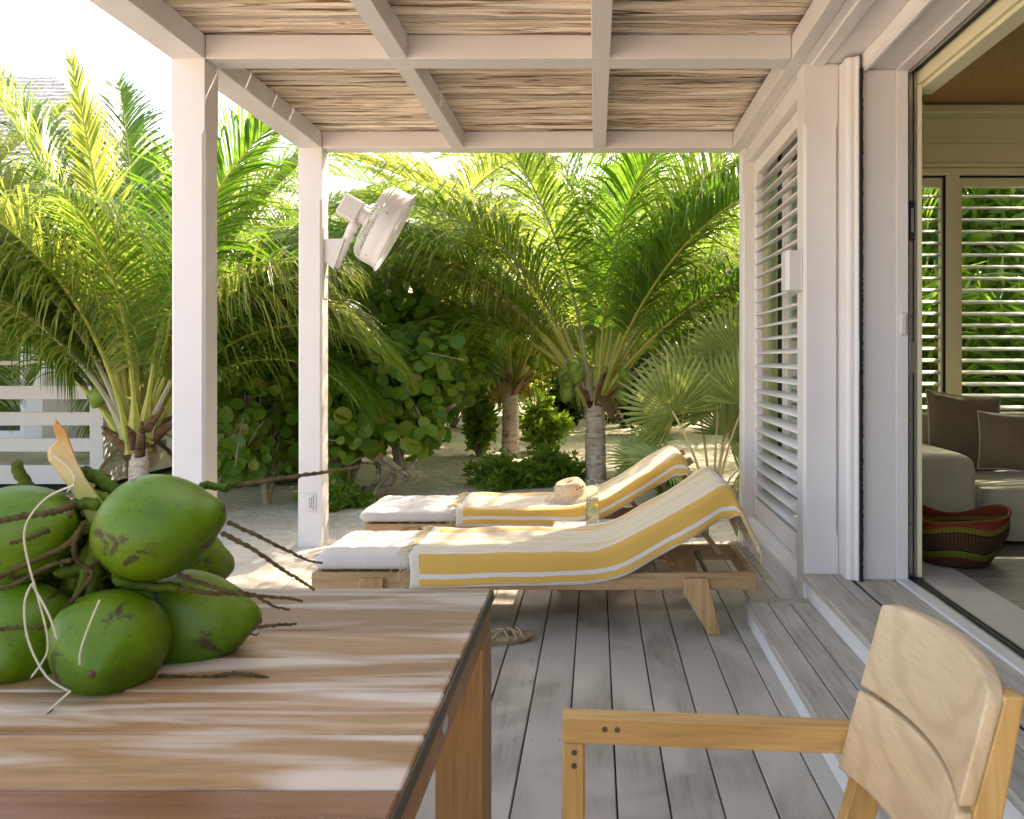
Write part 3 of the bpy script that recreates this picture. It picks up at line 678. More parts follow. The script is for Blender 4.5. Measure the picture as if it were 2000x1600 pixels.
# ------------------------------------------------------------------ bunch of green coconuts lying on the table
bunch = thing("coconut_bunch", "bunch of green coconuts on a cut stalk with dry twigs, lying on the table", "coconuts", (-.85, 1.5, TZ))
def coconut(name, c, axis, length, rad, parent, mat=COCO, beak=True, seed=0, n=40, label=None):
    """ovoid nut; the narrow, beaked end points along axis"""
    M = Matrix.Translation(c) @ frame_of(axis) @ Matrix.Rotation(seed*1.3, 4, 'Z'); prof = []; K = 30
    for i in range(K+1):
        t = i/K; h = -length*.46+length*.96*t
        r = math.sin(math.pi*min(1, max(0, t**.92)))**.62 if t < 1 else 0
        r *= (1.0-.22*t+.05*math.sin(t*3))
        if beak and t > .86: r = max(r*.92, .20*(1-((t-.86)/.14)**2.2)**.5*.9+.001)
        if beak and t > .985: h -= length*.014
        prof.append((max(rad*r*1.04, .0004), h))
    m = MB(); m.lathe(prof, M, n, lambda a, h: 1+.045*math.cos(3*a)*(0.3+1.0*max(0, min(1, h/length+.45)))+.008*math.sin(5*a+seed))
    o = m.build(name, mat, parent, True, label=label)
    if beak:
        e = MB(); e.tube([M @ Vector((.006, .004, length*.480)), M @ Vector((.006, .004, length*.4905)), M @ Vector((.006, .004, length*.494))], [.006, .005, .0028], 10, True)
        e.build("eye", PEG, o, True)
    return o
coconut("coconut", P(308, 1031, 1.50), (.93, .05, .22), .222, .0845, bunch, seed=1)
coconut("coconut", P(213, 1263, 1.45), (.30, -.93, -.10), .205, .087, bunch, seed=2)
coconut("coconut", P(368, 1214, 1.60), (.98, -.1, .10), .262, .087, bunch, seed=3)
coconut("coconut", P(352, 1104, 1.76), (.75, .5, -.1), .20, .082, bunch, seed=4)
coconut("coconut", P(50, 1040, 1.56), (.75, -.35, .25), .225, .083, bunch, seed=5)
coconut("coconut", P(45, 1254, 1.52), (.2, -.85, -.1), .22, .090, bunch, seed=6)
coconut("coconut", P(18, 1150, 1.66), (-.6, -.4, .1), .22, .088, bunch, seed=7)
coconut("coconut", P(180, 1180, 1.72), (-.2, .9, .0), .20, .085, bunch, seed=8)
def pix(pts, Y): return [P(p[0], p[1], (p[2] if len(p) > 2 else Y)) for p in pts]
rg = random.Random(8)
ol = [(108, 817), (118, 830), (131, 842), (137, 862), (150, 900), (168, 935), (205, 985), (225, 1040), (190, 1050), (160, 1000), (138, 958), (116, 928), (95, 900), (92, 886), (97, 873), (112, 860), (106, 842), (104, 830)]
m = MB(); n = len(ol); vs = []
for Y, sh in ((1.550, .86), (1.560, 1.0), (1.600, 1.0), (1.612, .84)):
    for px, py in ol:
        cx_ = 118+(py-850)*.42; vs.append(P(cx_+(px-cx_)*sh, py if py > 825 else py+6*(1-sh)*10, Y))
m.add(vs, [(q*n+k, q*n+(k+1) % n, (q+1)*n+(k+1) % n, (q+1)*n+k) for q in range(3) for k in range(n)]+[tuple(range(n-1, -1, -1)), tuple(3*n+k for k in range(n))])
st_o = m.build("stalk", CUTTIP, bunch)
bv = st_o.modifiers.new("edge", 'BEVEL'); bv.width = .004; bv.segments = 3

def stem(pts, Y, r0, r1, mat, name, n=7, wob=.12, knob=False):
    sp = smoothpath(pix(pts, Y), 8); K = len(sp); rad = [r0+(r1-r0)*i/(K-1) for i in range(K)]
    if knob: rad = [r*(1.22 if i % 2 else .82) for i, r in enumerate(rad)]
    sp = [p+Vector((rg.uniform(-1, 1), rg.uniform(-1, 1), rg.uniform(-1, 1)))*r0*.18 for p in sp]
    MB().tube(sp, rad, n, True, wob=wob, rg=rg).build(name, mat, bunch, True)
for pts, Y, r0, r1 in [
    ([(172, 965), (200, 975), (235, 1000), (275, 1018)], 1.585, .013, .009), ([(150, 930), (185, 930), (232, 962), (262, 985)], 1.60, .014, .010),
    ([(30, 905), (52, 945), (78, 985), (110, 1010)], 1.62, .010, .012), ([(190, 985), (150, 985), (110, 1000), (70, 1015)], 1.55, .011, .007),
    ([(200, 1010), (165, 1030), (130, 1060), (95, 1085)], 1.56, .013, .008), ([(205, 1040), (190, 1085), (160, 1110), (110, 1120)], 1.55, .013, .009),
    ([(210, 1060), (225, 1110), (250, 1140), (352, 1148)], 1.50, .011, .008), ([(200, 1050), (185, 1100), (180, 1150), (195, 1175)], 1.53, .014, .010),
    ([(215, 1030), (235, 1060), (260, 1090), (300, 1110)], 1.60, .014, .010), ([(185, 1060), (150, 1130), (120, 1170), (90, 1190)], 1.58, .013, .009),
    ([(185, 1000), (205, 1050), (215, 1100), (212, 1140)], 1.62, .030, .026), ([(150, 1000), (160, 1050), (165, 1110), (170, 1150)], 1.66, .030, .026),
    ([(170, 1110), (150, 1170), (150, 1200), (120, 1215)], 1.52, .008, .006), ([(395, 948), (420, 950), (445, 956)], 1.56, .007, .006)]:
    stem(pts, Y, r0, r1, STALKG, "branch", 8, .14)
for pts, Y, r0, r1 in [
    ([(440, 952), (520, 940), (590, 928), (650, 920), (704, 911)], 1.58, .0048, .0022), ([(445, 1020), (500, 1045), (560, 1075), (600, 1094), (630, 1100)], 1.50, .0038, .0018),
    ([(432, 1040), (490, 1070), (545, 1108), (585, 1132), (614, 1153)], 1.48, .0042, .0020), ([(345, 1122), (410, 1145), (480, 1162), (560, 1168), (590, 1174)], 1.46, .0042, .0020),
    ([(352, 1150), (420, 1160), (490, 1160), (530, 1182), (566, 1192)], 1.47, .0042, .0018), ([(494, 1226), (540, 1221), (580, 1219)], 1.50, .0034, .002),
    ([(310, 1322), (390, 1324), (465, 1316), (520, 1324), (527, 1328)], 1.462, .0042, .0020), ([(-10, 1020), (40, 1010), (110, 998), (145, 985)], 1.44, .0045, .006),
    ([(-10, 1132), (40, 1108), (90, 1085), (130, 1065), (165, 1030)], 1.46, .004, .0055), ([(-10, 1230), (40, 1226), (95, 1222), (128, 1190), (160, 1150), (180, 1120), (150, 1095), (146, 1060), (165, 1020)], 1.43, .003, .0045),
    ([(-10, 1155), (40, 1136), (90, 1108), (140, 1094)], 1.44, .003, .004), ([(486, 1238), (500, 1240), (505, 1237)], 1.50, .002, .0012),
    ([(20, 1060), (60, 1050), (95, 1035)], 1.45, .003, .004), ([(170, 1130), (175, 1110), (195, 1095)], 1.45, .004, .003)]:
    stem(pts, Y, r0, r1, TWIG, "twig", 6, .12, True)
for pts, Y in [([(145, 948), (95, 970), (58, 1010), (47, 1050), (58, 1110), (75, 1170), (92, 1240), (90, 1280), (60, 1325)], 1.38), ([(62, 1140), (48, 1180), (55, 1250), (90, 1320), (138, 1352)], 1.36),
               ([(62, 1140), (95, 1200), (112, 1250)], 1.37), ([(195, 1172), (175, 1220), (158, 1270), (156, 1300)], 1.345), ([(105, 890), (135, 915), (146, 940), (130, 962)], 1.54), ([(138, 1350), (110, 1375), (92, 1392)], 1.325)]:
    sp = smoothpath(pix(pts, Y), 8); MB().tube(sp, [.0016]*(len(sp)-1)+[.0007], 5).build("fibre", FIBREW, bunch, True)
m = MB(); m.add([P(88, 1397, 1.31), P(100, 1386, 1.318), P(108, 1384, 1.32), P(98, 1392, 1.312)], [(0, 1, 2, 3)]); m.build("fibre_tip", TWIG, bunch)

# ------------------------------------------------------------------ armchair
chair = thing("armchair", "pale teak armchair with curved slatted back turned towards the table", "chair", (.2, 1.25, 0))
def arm(ya, yb):
    # sloping splay: front end at ya, back end at yb
    x0, x1 = -.054, .47
    m = MB(); z0, z1, w = .617, .660, .040
    vs = []
    for x, y, dz in ((x0, ya, 0), (x1, yb, -.016)):
        vs += [(x, y-w/2, z0+dz), (x, y+w/2, z0+dz), (x, y+w/2, z1+dz), (x, y-w/2, z1+dz)]
    m.add(vs, [(0, 1, 2, 3), (4, 7, 6, 5), (0, 4, 5, 1), (1, 5, 6, 2), (2, 6, 7, 3), (3, 7, 4, 0)])
    o = m.build("armrest", TEAK, chair)
    bv = o.modifiers.new("edge", 'BEVEL'); bv.width = .003; bv.segments = 2
    p = MB()
    for x, z in ((.010+.004, .640), (.034, .6395)):
        yy = ya-w/2-.0006+(yb-ya)*(x-x0)/(x1-x0); p.tube([(x, yy+.004, z), (x, yy-.0004, z)], .0046, 12)
    p.build("peg", PEG, o)
    l = MB(); l.box(x0+.0005, x0+.036, ya-w/2+.0005, ya+w/2-.001, 0, .6165, .003); lo = l.build("front_leg", TEAKV, chair)
    p = MB()
    for z in (.602, .581): p.tube([(x0+.019, ya-w/2+.004, z), (x0+.019, ya-w/2-.0006, z)], .0046, 12)
    p.build("peg", PEG, lo)
arm(1.536, 1.524); arm(1.02, 1.052)
def backx(z): return .452+(z-.847)*.27
def backslat(z0, z1, name, ycut=0):
    m = MB(); n = 22; T = .021; vs = []
    ya, yb = 1.500, 1.092
    for i in range(n+1):
        t = i/n; y = ya+(yb-ya)*t; bul = .034*(1-(2*t-1)**2)
        for z in (z0, z1):
            for k in (0, 1):
                zz = z
                if z == z1 and z1 > .8: zz = z+.006*(1-(2*t-1)**2)-(.012*max(0, (t-.93)/.07)**2)-(.004*max(0, (.05-t)/.05))
                vs.append((backx(zz)+bul+T*k, y, zz))
    fs = []
    for i in range(n):
        a = i*4; b = a+4      # order z0k0, z0k1, z1k0, z1k1
        fs += [(a, b, b+2, a+2), (a+1, a+3, b+3, b+1), (a, a+1, b+1, b), (a+2, b+2, b+3, a+3)]
    fs += [(0, 2, 3, 1), (n*4, n*4+1, n*4+3, n*4+2)]
    m.add(vs, fs); o = m.build(name, TEAKP, chair, True)
    bv = o.modifiers.new("edge", 'BEVEL'); bv.width = .004; bv.segments = 3; bv.limit_method = 'ANGLE'; bv.angle_limit = R(50)
    return o
backslat(.7155, .847, "back_slat"); backslat(.585, .7085, "back_slat")
def rear_leg(y0, y1):
    m = MB(); vs = []
    for z, xo, w in ((0, .30, .045), (.42, .355, .05), (.60, .407, .046), (.842, .4725, .024)):
        vs += [(xo, y0, z), (xo+w, y0, z), (xo+w, y1, z), (xo, y1, z)]
    fs = [(i*4+k, i*4+(k+1) % 4, (i+1)*4+(k+1) % 4, (i+1)*4+k) for i in range(3) for k in range(4)]+[(3, 2, 1, 0), (12, 13, 14, 15)]
    m.add(vs, fs); o = m.build("rear_leg", TEAKV, chair); bv = o.modifiers.new("edge", 'BEVEL'); bv.width = .003; bv.segments = 2
rear_leg(1.462, 1.498); rear_leg(1.094, 1.130)
for k in range(7):
    box1("seat_slat", TEAK, chair, -.04+.057*k, -.04+.057*k+.05, 1.03, 1.49, .42, .438, b=.003)
box1("seat_rail", TEAK, chair, -.018, .36, 1.46, 1.489, .36, .418, b=.002); box1("seat_rail", TEAK, chair, -.018, .36, 1.03, 1.058, .36, .418, b=.002)

# ------------------------------------------------------------------ sun loungers, cushions and towels
def path_seat():
    """cushion top line in (x, z), lounger space: foot at x=0"""
    pts = [(0.0, 0)]
    for i in range(1, 25): pts.append((1.17*i/24, 0))
    cx, r, a1 = 1.17, .55, R(31)
    for i in range(1, 9):
        a = a1*i/8; pts.append((cx+r*math.sin(a), r*(1-math.cos(a))))
    x, z = pts[-1]
    for i in range(1, 11): pts.append((x+.43*i/10*math.cos(a1), z+.43*i/10*math.sin(a1)))
    return pts
def resample(pts, step):
    out = [pts[0]]; acc = 0
    for a, b in zip(pts, pts[1:]):
        d = math.dist(a, b); 
        while acc+d >= step:
            t = (step-acc)/d; a = (a[0]+(b[0]-a[0])*t, a[1]+(b[1]-a[1])*t); out.append(a); d = math.dist(a, b); acc = 0
        acc += d
    out.append(pts[-1]); return out
LW = .66
def make_cushion(lo):
    pts = resample(path_seat(), .02); n = len(pts); m = MB(); th = .082; NP = 28; vs = []
    for i, (x, z) in enumerate(pts):
        a = pts[max(0, i-1)]; b = pts[min(n-1, i+1)]; dx, dz = b[0]-a[0], b[1]-a[1]; L = math.hypot(dx, dz); nx_, nz_ = -dz/L, dx/L
        s = i*.02; e = min(1, (s+.004)/.05, ((n-1)*.02-s+.004)/.05); e = max(.12, math.sqrt(1-(1-e)**2))
        ph = (s % .1415)/.1415; seam = math.exp(-((min(ph, 1-ph))*.1415/.010)**2)*.0045*(1 if s > .1 else 0)
        puff = .0012*math.sin(math.pi*ph)
        for k in range(NP):
            a_ = 2*math.pi*k/NP; c, q = math.cos(a_), math.sin(a_); pw = .28
            yy = math.copysign(abs(c)**pw, c)*(LW/2-.008-seam*.5-(.03*(1-e)))
            hh = math.copysign(abs(q)**.55, q)*(th/2-(seam if q > -.2 else 0)+(puff if q > 0 else 0))*e
            h = -th/2+hh
            vs.append((x+nx_*h, yy, z+nz_*h))
    m.add(vs, [(i*NP+k, i*NP+(k+1) % NP, (i+1)*NP+(k+1) % NP, (i+1)*NP+k) for i in range(n-1) for k in range(NP)])
    m.add([vs[k] for k in range(NP)], [tuple(range(NP-1, -1, -1))]); m.add([vs[(n-1)*NP+k] for k in range(NP)], [tuple(range(NP))])
    return m
def make_lounger():
    t = thing("sun_lounger", "teak sun lounger nearest the dining table, towel over its raised back", "sun lounger", (0, 0, 0), "teak sun loungers on the deck")
    zt, zb = .270, .193; L = 1.994; h = LW/2
    box1("side_rail", LOUNGEW, t, 0, L, -h, -h+.03, zb, zt, b=.003); box1("side_rail", LOUNGEW, t, 0, L, h-.03, h, zb, zt, b=.003)
    for x0 in (.001, L-.031): box1("end_rail", LOUNGEWV, t, x0, x0+.03, -h+.031, h-.031, zb, zt-.002, b=.003)
    box1("cross_rail", LOUNGEWV, t, 1.22, 1.25, -h+.031, h-.031, zb, zt-.03, b=.003)
    for s in (-1, 1):
        y0, y1 = (-h-.032, -h-.0005) if s < 0 else (h+.0005, h+.032)
        m = MB(); m.prism([(1.667, .251), (1.771, .251), (1.829, .0), (1.776, .0), (1.667, .178)], 1, y0, y1); o = m.build("leg", LOUNGEWV, t); bv = o.modifiers.new("e", 'BEVEL'); bv.width = .003; bv.segments = 1
        m = MB(); m.prism([(L-1.667, .251), (L-1.771, .251), (L-1.829, .0), (L-1.776, .0), (L-1.667, .178)], 1, y0, y1); o = m.build("leg", LOUNGEWV, t); bv = o.modifiers.new("e", 'BEVEL'); bv.width = .003; bv.segments = 1
    sm = MB().box(0, .055, -h+.032, h-.032, zt-.022, zt-.003, .002).mesh("seat_slat", LOUNGEWV)
    for k in range(16): piece("seat_slat", sm, t, Matrix.Translation((.04+.076*k, 0, 0)))
    a = R(31); M = Matrix.Translation((1.265, 0, .262)) @ Matrix.Rotation(-a, 4, 'Y')
    for y in (-.27, .24): MB().box(0, .74, y, y+.03, -.028, .012, .002, M).build("back_rail", LOUNGEW, t)
    bm_ = MB().box(0, .055, -.30, .30, .013, .028, .002).mesh("back_slat", LOUNGEWV)
    for k in range(9): piece("back_slat", bm_, t, M @ Matrix.Translation((.03+.078*k, 0, 0)))
    for y in (-.12, .09):
        d = Vector((1.79, 0, .225))-Vector((1.615, 0, .455)); 
        MB().box(-.016, .016, y, y+.026, 0, d.length, .003, Matrix.Translation((1.615, 0, .455)) @ frame_of(d, Vector((0, 1, 0))) @ Matrix.Rotation(R(90), 4, 'Z')).build("prop_strut", LOUNGEW, t)
    MB().tube([(1.79, -h+.031, .232), (1.79, h-.031, .232)], .011, 8).build("prop_rod", DARKMETAL, t)
    return t
lounger = make_lounger()
LX, LYc = -1.274, 4.24+LW/2
CT = .352      # cushion top
def make_pad():
    o = make_cushion(None); return o
def place_pad(name, X, Yc, label):
    m = make_cushion(None); m.v = [(x+X, y+Yc, z+CT) for x, y, z in m.v]
    o = m.build(name, CUSHION, None, True, label=label, cat="cushion", group="cushions on the sun loungers"); return o
def make_towel(X, Yc, x_start, label, seed, hang=.135, sk=0.0):
    rg = random.Random(seed)
    base = resample(path_seat(), .02); i0 = next(i for i, p in enumerate(base) if p[0] >= x_start); pts = base[i0:]
    ex, ez = pts[-1]; a1 = R(31)
    for k in range(1, 7):
        a = a1-(a1+R(80))*k/6; ex += .018*math.cos(a); ez += .018*math.sin(a); pts.append((ex, ez))
    for k in range(1, 13): ex += .0085; ez -= .0175; pts.append((ex, ez))
    n = len(pts); h = LW/2; nv = 46; vs = []; uvs = []; W = hang+2*h+.09
    ph = [rg.uniform(0, 6) for _ in range(8)]
    nend = n-17
    for i, (x, z) in enumerate(pts):
        u = i/(n-1); end = max(0, min(1, (i-nend)/6))
        hg = hang*(1-.72*end)*(1+.05*math.sin(x*3+ph[0]))+sk*u
        for j in range(nv+1):
            v = j/nv*W; wr = .0045*math.sin(x*9+v*7+ph[1])*math.sin(v*5+x*2+ph[6])+.0040*math.sin(x*21-v*13+ph[2])*math.sin(x*3.1+ph[5])+.0034*math.sin(v*44+x*7+ph[3])*math.sin(x*4+v*6+ph[0])
            if v < hang:      # near side hanging
                d = (hang-v)/hang*hg; r = .02
                fold = .013*math.sin(x*6.5+ph[4])*(d/hang)**1.2+.008*math.sin(x*15+2*math.sin(x*4)+ph[5])*(d/hang)
                y = -h-.006-min(1, d/r)*.006-fold-end*.02*(d/hang)-.003; zz = z-d+.007; xx = x+(.004*math.sin(v*30))
                if d < .02: y += (1-d/.02)**2*.012; zz = z+.007-d*.75
            elif v > hang+2*h:
                d = v-hang-2*h; y = h+.012+.004*math.sin(x*8+ph[6]); zz = z-d+.006; xx = x
            else:
                y = -h+(v-hang); zz = z+.0075+wr; xx = x
            vs.append((xx+X, y+Yc, zz+CT)); uvs.append((u, v/W+.0045*math.sin(x*5+ph[7])+.002*math.sin(x*17+ph[3])))
    m = MB(); m.add(vs, [(i*(nv+1)+j, i*(nv+1)+j+1, (i+1)*(nv+1)+j+1, (i+1)*(nv+1)+j) for i in range(n-1) for j in range(nv)])
    m.uv = uvs
    o = m.build("beach_towel", TOWEL, None, True, label=label, cat="towel", group="striped towels on the loungers")
    sol = o.modifiers.new("thickness", 'SOLIDIFY'); sol.thickness = .005; sol.offset = 0
    fr = MB()
    for i_, dirx in ((0, -1), (n-1, 1)):
        for q in range(88):
            j = (q+rg.uniform(-.3, .3)+.3)/88.7*nv; j0 = int(j); f = j-j0
            p = Vector(vs[i_*(nv+1)+j0]).lerp(Vector(vs[i_*(nv+1)+min(nv, j0+1)]), f)
            L = rg.uniform(.035, .070); s1 = rg.uniform(-.022, .022); top = (hang < q/88*W < hang+2*h)
            if dirx < 0: pp = [p, p+Vector((-L*.4, s1*.5, .006 if top else -.008)), p+Vector((-L*.75, s1, .0 if top else -.03)), p+Vector((-L*(1 if top else .8), s1*1.4, -.008 if top else -.055))]
            else: pp = [p, p+Vector((.004, s1*.4, -L*.4)), p+Vector((.006, s1*.8, -L*.75)), p+Vector((.005, s1*1.2, -L))]
            fr.tube(pp, [.0019, .0014, .0014, .0021], 4, True)
    fr.build("fringe", FRINGE, o, True, kind="stuff")
    return o
# second lounger is a copy, then both are moved to their places
l2 = copy_tree(lounger)
lounger.location = (LX, LYc, 0)
L2X, L2Yc = (710.7-1164)*5.47/F, 5.47+LW/2
l2.location = (L2X, L2Yc, 0); l2["label"] = "teak sun lounger on the garden side, with the straw hat and towel on it"
place_pad("lounger_cushion", LX+.003, LYc, "pale quilted cushion on the lounger nearest the dining table")
place_pad("lounger_cushion", L2X-.03, L2Yc, "pale quilted cushion on the garden side lounger, under the straw hat")
make_towel(LX+.003, LYc, .44, "yellow and white striped towel on the lounger nearest the dining table", 3, .150)
make_towel(L2X-.03, L2Yc, .55, "yellow and white striped towel under the straw hat on the garden side lounger", 9, .105)

# side table, carafe, hat, sandal
st = thing("side_table", "low side table with speckled top between the two loungers", "side table", (-.03, 5.19, 0))
box1("top", TERRAZZO, st, -.24, .18, 4.98, 5.40, .275, .300, b=.004)
for x in (-.21, .12):
    for y in (5.01, 5.34): box1("leg", LOUNGEWV, st, x, x+.03, y, y+.03, 0, .274, b=.002)
cz = .3012; cx, cy = (1157-1164)*5.2/F, 5.2
car = thing("carafe", "clear glass carafe of water standing on the side table", "carafe", (cx, cy, cz))
M = Matrix.Translation((cx, cy, cz))
ro = [(.041, 0), (.0415, .004), (.039, .06), (.036, .13), (.032, .20), (.0295, .255)]
prof = ro+[(.0278, .2555), (.0302, .20), (.0342, .13), (.0372, .06), (.0386, .012), (.001, .009)]
m = MB(); n = 28
for (r, h_) in prof:
    for k in range(n): m.v.append((cx+r*math.cos(2*math.pi*k/n), cy+r*math.sin(2*math.pi*k/n), cz+h_))
K = len(prof)
for i in range(K-1):
    for k in range(n): m.f.append((i*n+k, i*n+(k+1) % n, (i+1)*n+(k+1) % n, (i+1)*n+k))
m.f.append(tuple(range(n-1, -1, -1))); m.f.append(tuple((K-1)*n+k for k in range(n))); m.m = [0]*len(m.f)
m.build("vessel", THIN, car, True)
MB().lathe([(.0375, .0135), (.0364, .06), (.0335, .13), (.0322, .16)], M, 28).build("water", WATER, car, True)
m = MB()
for k, (z, t1, t2) in enumerate(((.03, .3, .5), (.055, -.4, 1.1), (.085, .6, .2), (.115, -.2, .9))[::2]):
    m.lathe([(.024, -.0025), (.025, 0), (.024, .0025)], M @ Matrix.Translation((.004*(-1)**k, 0, z)) @ Matrix.Rotation(R(70)+t1, 4, 'X') @ Matrix.Rotation(t2, 4, 'Y'), 14)
m.build("lime_slices", LIME, car)

hc = P(1116, 977, 5.72)
hat = thing("straw_hat", "straw hat with tall pinched crown tilted on the garden side towel", "hat", tuple(hc))
HM = Matrix.Translation(hc+Vector((.0, 0, .034))) @ Matrix.Rotation(R(-13), 4, 'Y') @ Matrix.Rotation(R(12), 4, 'X')
m = MB(); n = 36; vs = []; fs = []
rings = [(.142, -.010, 1.16), (.134, -.003, 1.15), (.110, .002, 1.14), (.088, .006, 1.12), (.086, .03, 1.12), (.083, .05, 1.13), (.078, .070, 1.15), (.066, .085, 1.18), (.05, .090, 1.2), (.028, .080, 1.3), (.004, .071, 1.3)]
for r, h_, el in rings:
    for k in range(n):
        a = 2*math.pi*k/n; rr = r
        z = h_+(.010*math.cos(2*a) if r > .11 else 0)
        if .066 < h_ < .088: rr *= 1-.10*max(0, math.cos(a))**4
        vs.append(HM @ Vector((rr*el*math.cos(a), rr*math.sin(a), z)))
fs = [(i*n+k, i*n+(k+1) % n, (i+1)*n+(k+1) % n, (i+1)*n+k) for i in range(len(rings)-1) for k in range(n)]
m.add(vs, fs); h_o = m.build("crown_and_brim", STRAW, hat, True); so = h_o.modifiers.new("t", 'SOLIDIFY'); so.thickness = .003
m = MB()
for k in range(3):
    a = R(-62+14*k); p = HM @ Vector((.0835*1.13*math.cos(a),   .0825*math.sin(a)-.001, .050)); q = HM @ Vector((.0865*1.14*math.cos(a), .0865*math.sin(a), .050)); m.tube([p, q+(q-p)*.6], .0042, 8)
m.build("eyelet", BLACK, hat)

def sandal(c, az, label):
    M = Matrix.Translation(c) @ Matrix.Rotation(az, 4, 'Z'); t = thing("sandal", label, "sandal", tuple(c))
    out = []; n = 28
    for k in range(n):
        a = 2*math.pi*k/n; x = .135*math.cos(a); w = .044+.010*math.cos(a)+.004*math.cos(2*a); out.append((x, w*math.sin(a)+.006*math.cos(a)))
    m = MB(); vs = []
    for z, s in ((0, .96), (.004, 1), (.022, 1), (.026, .96)):
        for x, y in out: vs.append(M @ Vector((x*s, y*s, z+.012*(max(0, -x)/.135)**1.5+.010*(max(0, x)/.135)**2)))
    m.add(vs, [(i*n+k, i*n+(k+1) % n, (i+1)*n+(k+1) % n, (i+1)*n+k) for i in range(3) for k in range(n)]+[tuple(range(n-1, -1, -1)), tuple(3*n+k for k in range(n))])
    m.build("sole", ROPE, t, True)
    def strap(pts, r): 
        sp = smoothpath([M @ Vector(p) for p in pts], 8); MB().tube(sp, [r*(1.18 if i % 2 else .86) for i in range(len(sp))], 7).build("strap", ROPE, t, True)
    for x in (.085, .055, .02):
        strap([(x, -.052, .02), (x-.01, -.03, .045), (x-.018, 0, .056), (x-.01, .03, .045), (x, .052, .02)], .006)
    strap([(.09, -.045, .02), (.04, -.015, .055), (-.02, .02, .05), (-.06, .044, .02)], .0055); strap([(.09, .045, .02), (.04, .015, .057), (-.02, -.02, .05), (-.06, -.044, .02)], .0055)
    strap([(-.06, -.044, .02), (-.105, -.04, .05), (-.128, 0, .062), (-.105, .04, .05), (-.06, .044, .02)], .006)
    strap([(.118, .02, .024), (.124, 0, .032), (.118, -.02, .024)], .006)
    # rope edge around the sole
    ring = [M @ Vector((x*1.01, y*1.01, .016+.012*(max(0, -x)/.135)**1.5+.010*(max(0, x)/.135)**2)) for x, y in out]+[M @ Vector((out[0][0]*1.01, out[0][1]*1.01, .026))]
    MB().tube(smoothpath(ring, 3), [.0075 if i % 2 else .0058 for i in range(len(smoothpath(ring, 3)))], 6).build("rope_edge", ROPE, t, True)
sandal(Vector((-.405, 4.10, .001)), R(18), "beige rope sandal on the deck behind the table leg")

# ------------------------------------------------------------------ fan on the far pergola post
fan = thing("wall_fan", "white outdoor fan on a tilted arm fixed to the far pergola post", "fan", (-1.72, 6.26, 1.83))
FY = 6.26
m = MB(); vs = []
for y in (6.215, 6.285): vs += [(-1.784, y, P(0, 468, FY).z), (P(676, 468, FY).x, y, P(0, 468, FY).z), (P(655, 527, FY).x, y, P(0, 527, FY).z), (-1.784, y, P(0, 512, FY).z)]
m.add(vs, [(0, 1, 2, 3), (7, 6, 5, 4)]+[(k, k+4, (k+1) % 4+4, (k+1) % 4) for k in range(4)]); m.build("bracket", PLASTIC, fan)
MB().box(-1.7865, -1.7815, 6.20, 6.30, 1.62, 2.08, .001).build("mount_plate", PLASTIC, fan)
MB().tube([P(655, 522, FY), P(674, 478, FY), P(686, 448, FY), P(692, 434, FY)], [.030, .030, .030, .031], 14).build("arm", PLASTIC, fan, True)
MB().tube([P(684, 454, FY), P(696, 430, FY)], [.0335, .0335], 14).build("arm_collar", PLASTIC, fan, True)
ax = Vector((.86, .16, -.47)).normalized(); hub = P(727, 431, FY)
FM = Matrix.Translation(hub) @ frame_of(ax)
def fl(prof, name, mat=PLASTIC, par=fan, n=48): return MB().lathe(prof, FM, n).build(name, mat, par, True)
MB().box(-.072, .072, -.075, .075, -.225, -.085, .012, FM).build("motor_housing", PLASTIC, fan)
fl([(.05, -.09), (.056, -.085), (.056, -.03), (.05, -.025)], "motor_neck", n=20)
# hollow drum: outer shell and flared front rim
m = MB(); pr = [(.262, .045), (.268, .05), (.268, .115), (.272, .150), (.290, .170), (.286, .173), (.268, .154), (.262, .115), (.262, .05)]
n = 56
for r, h_ in pr:
    for k in range(n): m.v.append(FM @ Vector((r*math.cos(2*math.pi*k/n), r*math.sin(2*math.pi*k/n), h_)))
m.f = [(i*n+k, i*n+(k+1) % n, (i+1)*n+(k+1) % n, (i+1)*n+k) for i in range(len(pr)-1) for k in range(n)]; m.m = [0]*len(m.f)
m.build("drum", PLASTIC, fan, True)
cg = MB()   # rear wire guard
for k in range(72):
    a = 2*math.pi*k/72; c, q = math.cos(a), math.sin(a)
    cg.tube([FM @ Vector((r*c, r*q, h_)) for r, h_ in ((.05, -.022), (.15, -.020), (.225, -.012), (.255, .010), (.266, .055))], .0019, 4, False)
for r, h_ in ((.09, -.022), (.13, -.021), (.17, -.0185), (.21, -.014), (.235, -.006), (.256, .012), (.262, .03), (.267, .052)):
    cg.tube([FM @ Vector((r*math.cos(2*math.pi*k/48), r*math.sin(2*math.pi*k/48), h_)) for k in range(49)], .0022, 4, False)
cg.build("rear_guard", PLASTIC, fan)
fg = MB()
for r in (.04, .08, .12, .16, .20, .235):
    fg.tube([FM @ Vector((r*math.cos(2*math.pi*k/40), r*math.sin(2*math.pi*k/40), .15)) for k in range(41)], .002, 4, False)
for k in range(24):
    a = 2*math.pi*k/24; fg.tube([FM @ Vector((.03*math.cos(a), .03*math.sin(a), .15)), FM @ Vector((.262*math.cos(a), .262*math.sin(a), .15))], .002, 4, False)
fg.build("front_guard", PLASTIC, fan)
for k in range(3):
    m = MB(); a0 = k*2.0944; vs = []
    for i in range(6):
        r = .05+.19*i/5
        for s in (-1, 1):
            a = a0+s*.38*(.6+.4*i/5); vs.append(FM @ Vector((r*math.cos(a), r*math.sin(a), .07+s*.028)))
    m.add(vs, [(2*i, 2*i+1, 2*i+3, 2*i+2) for i in range(5)]); m.build("blade", PLASTIC, fan, True)
sw = MB()
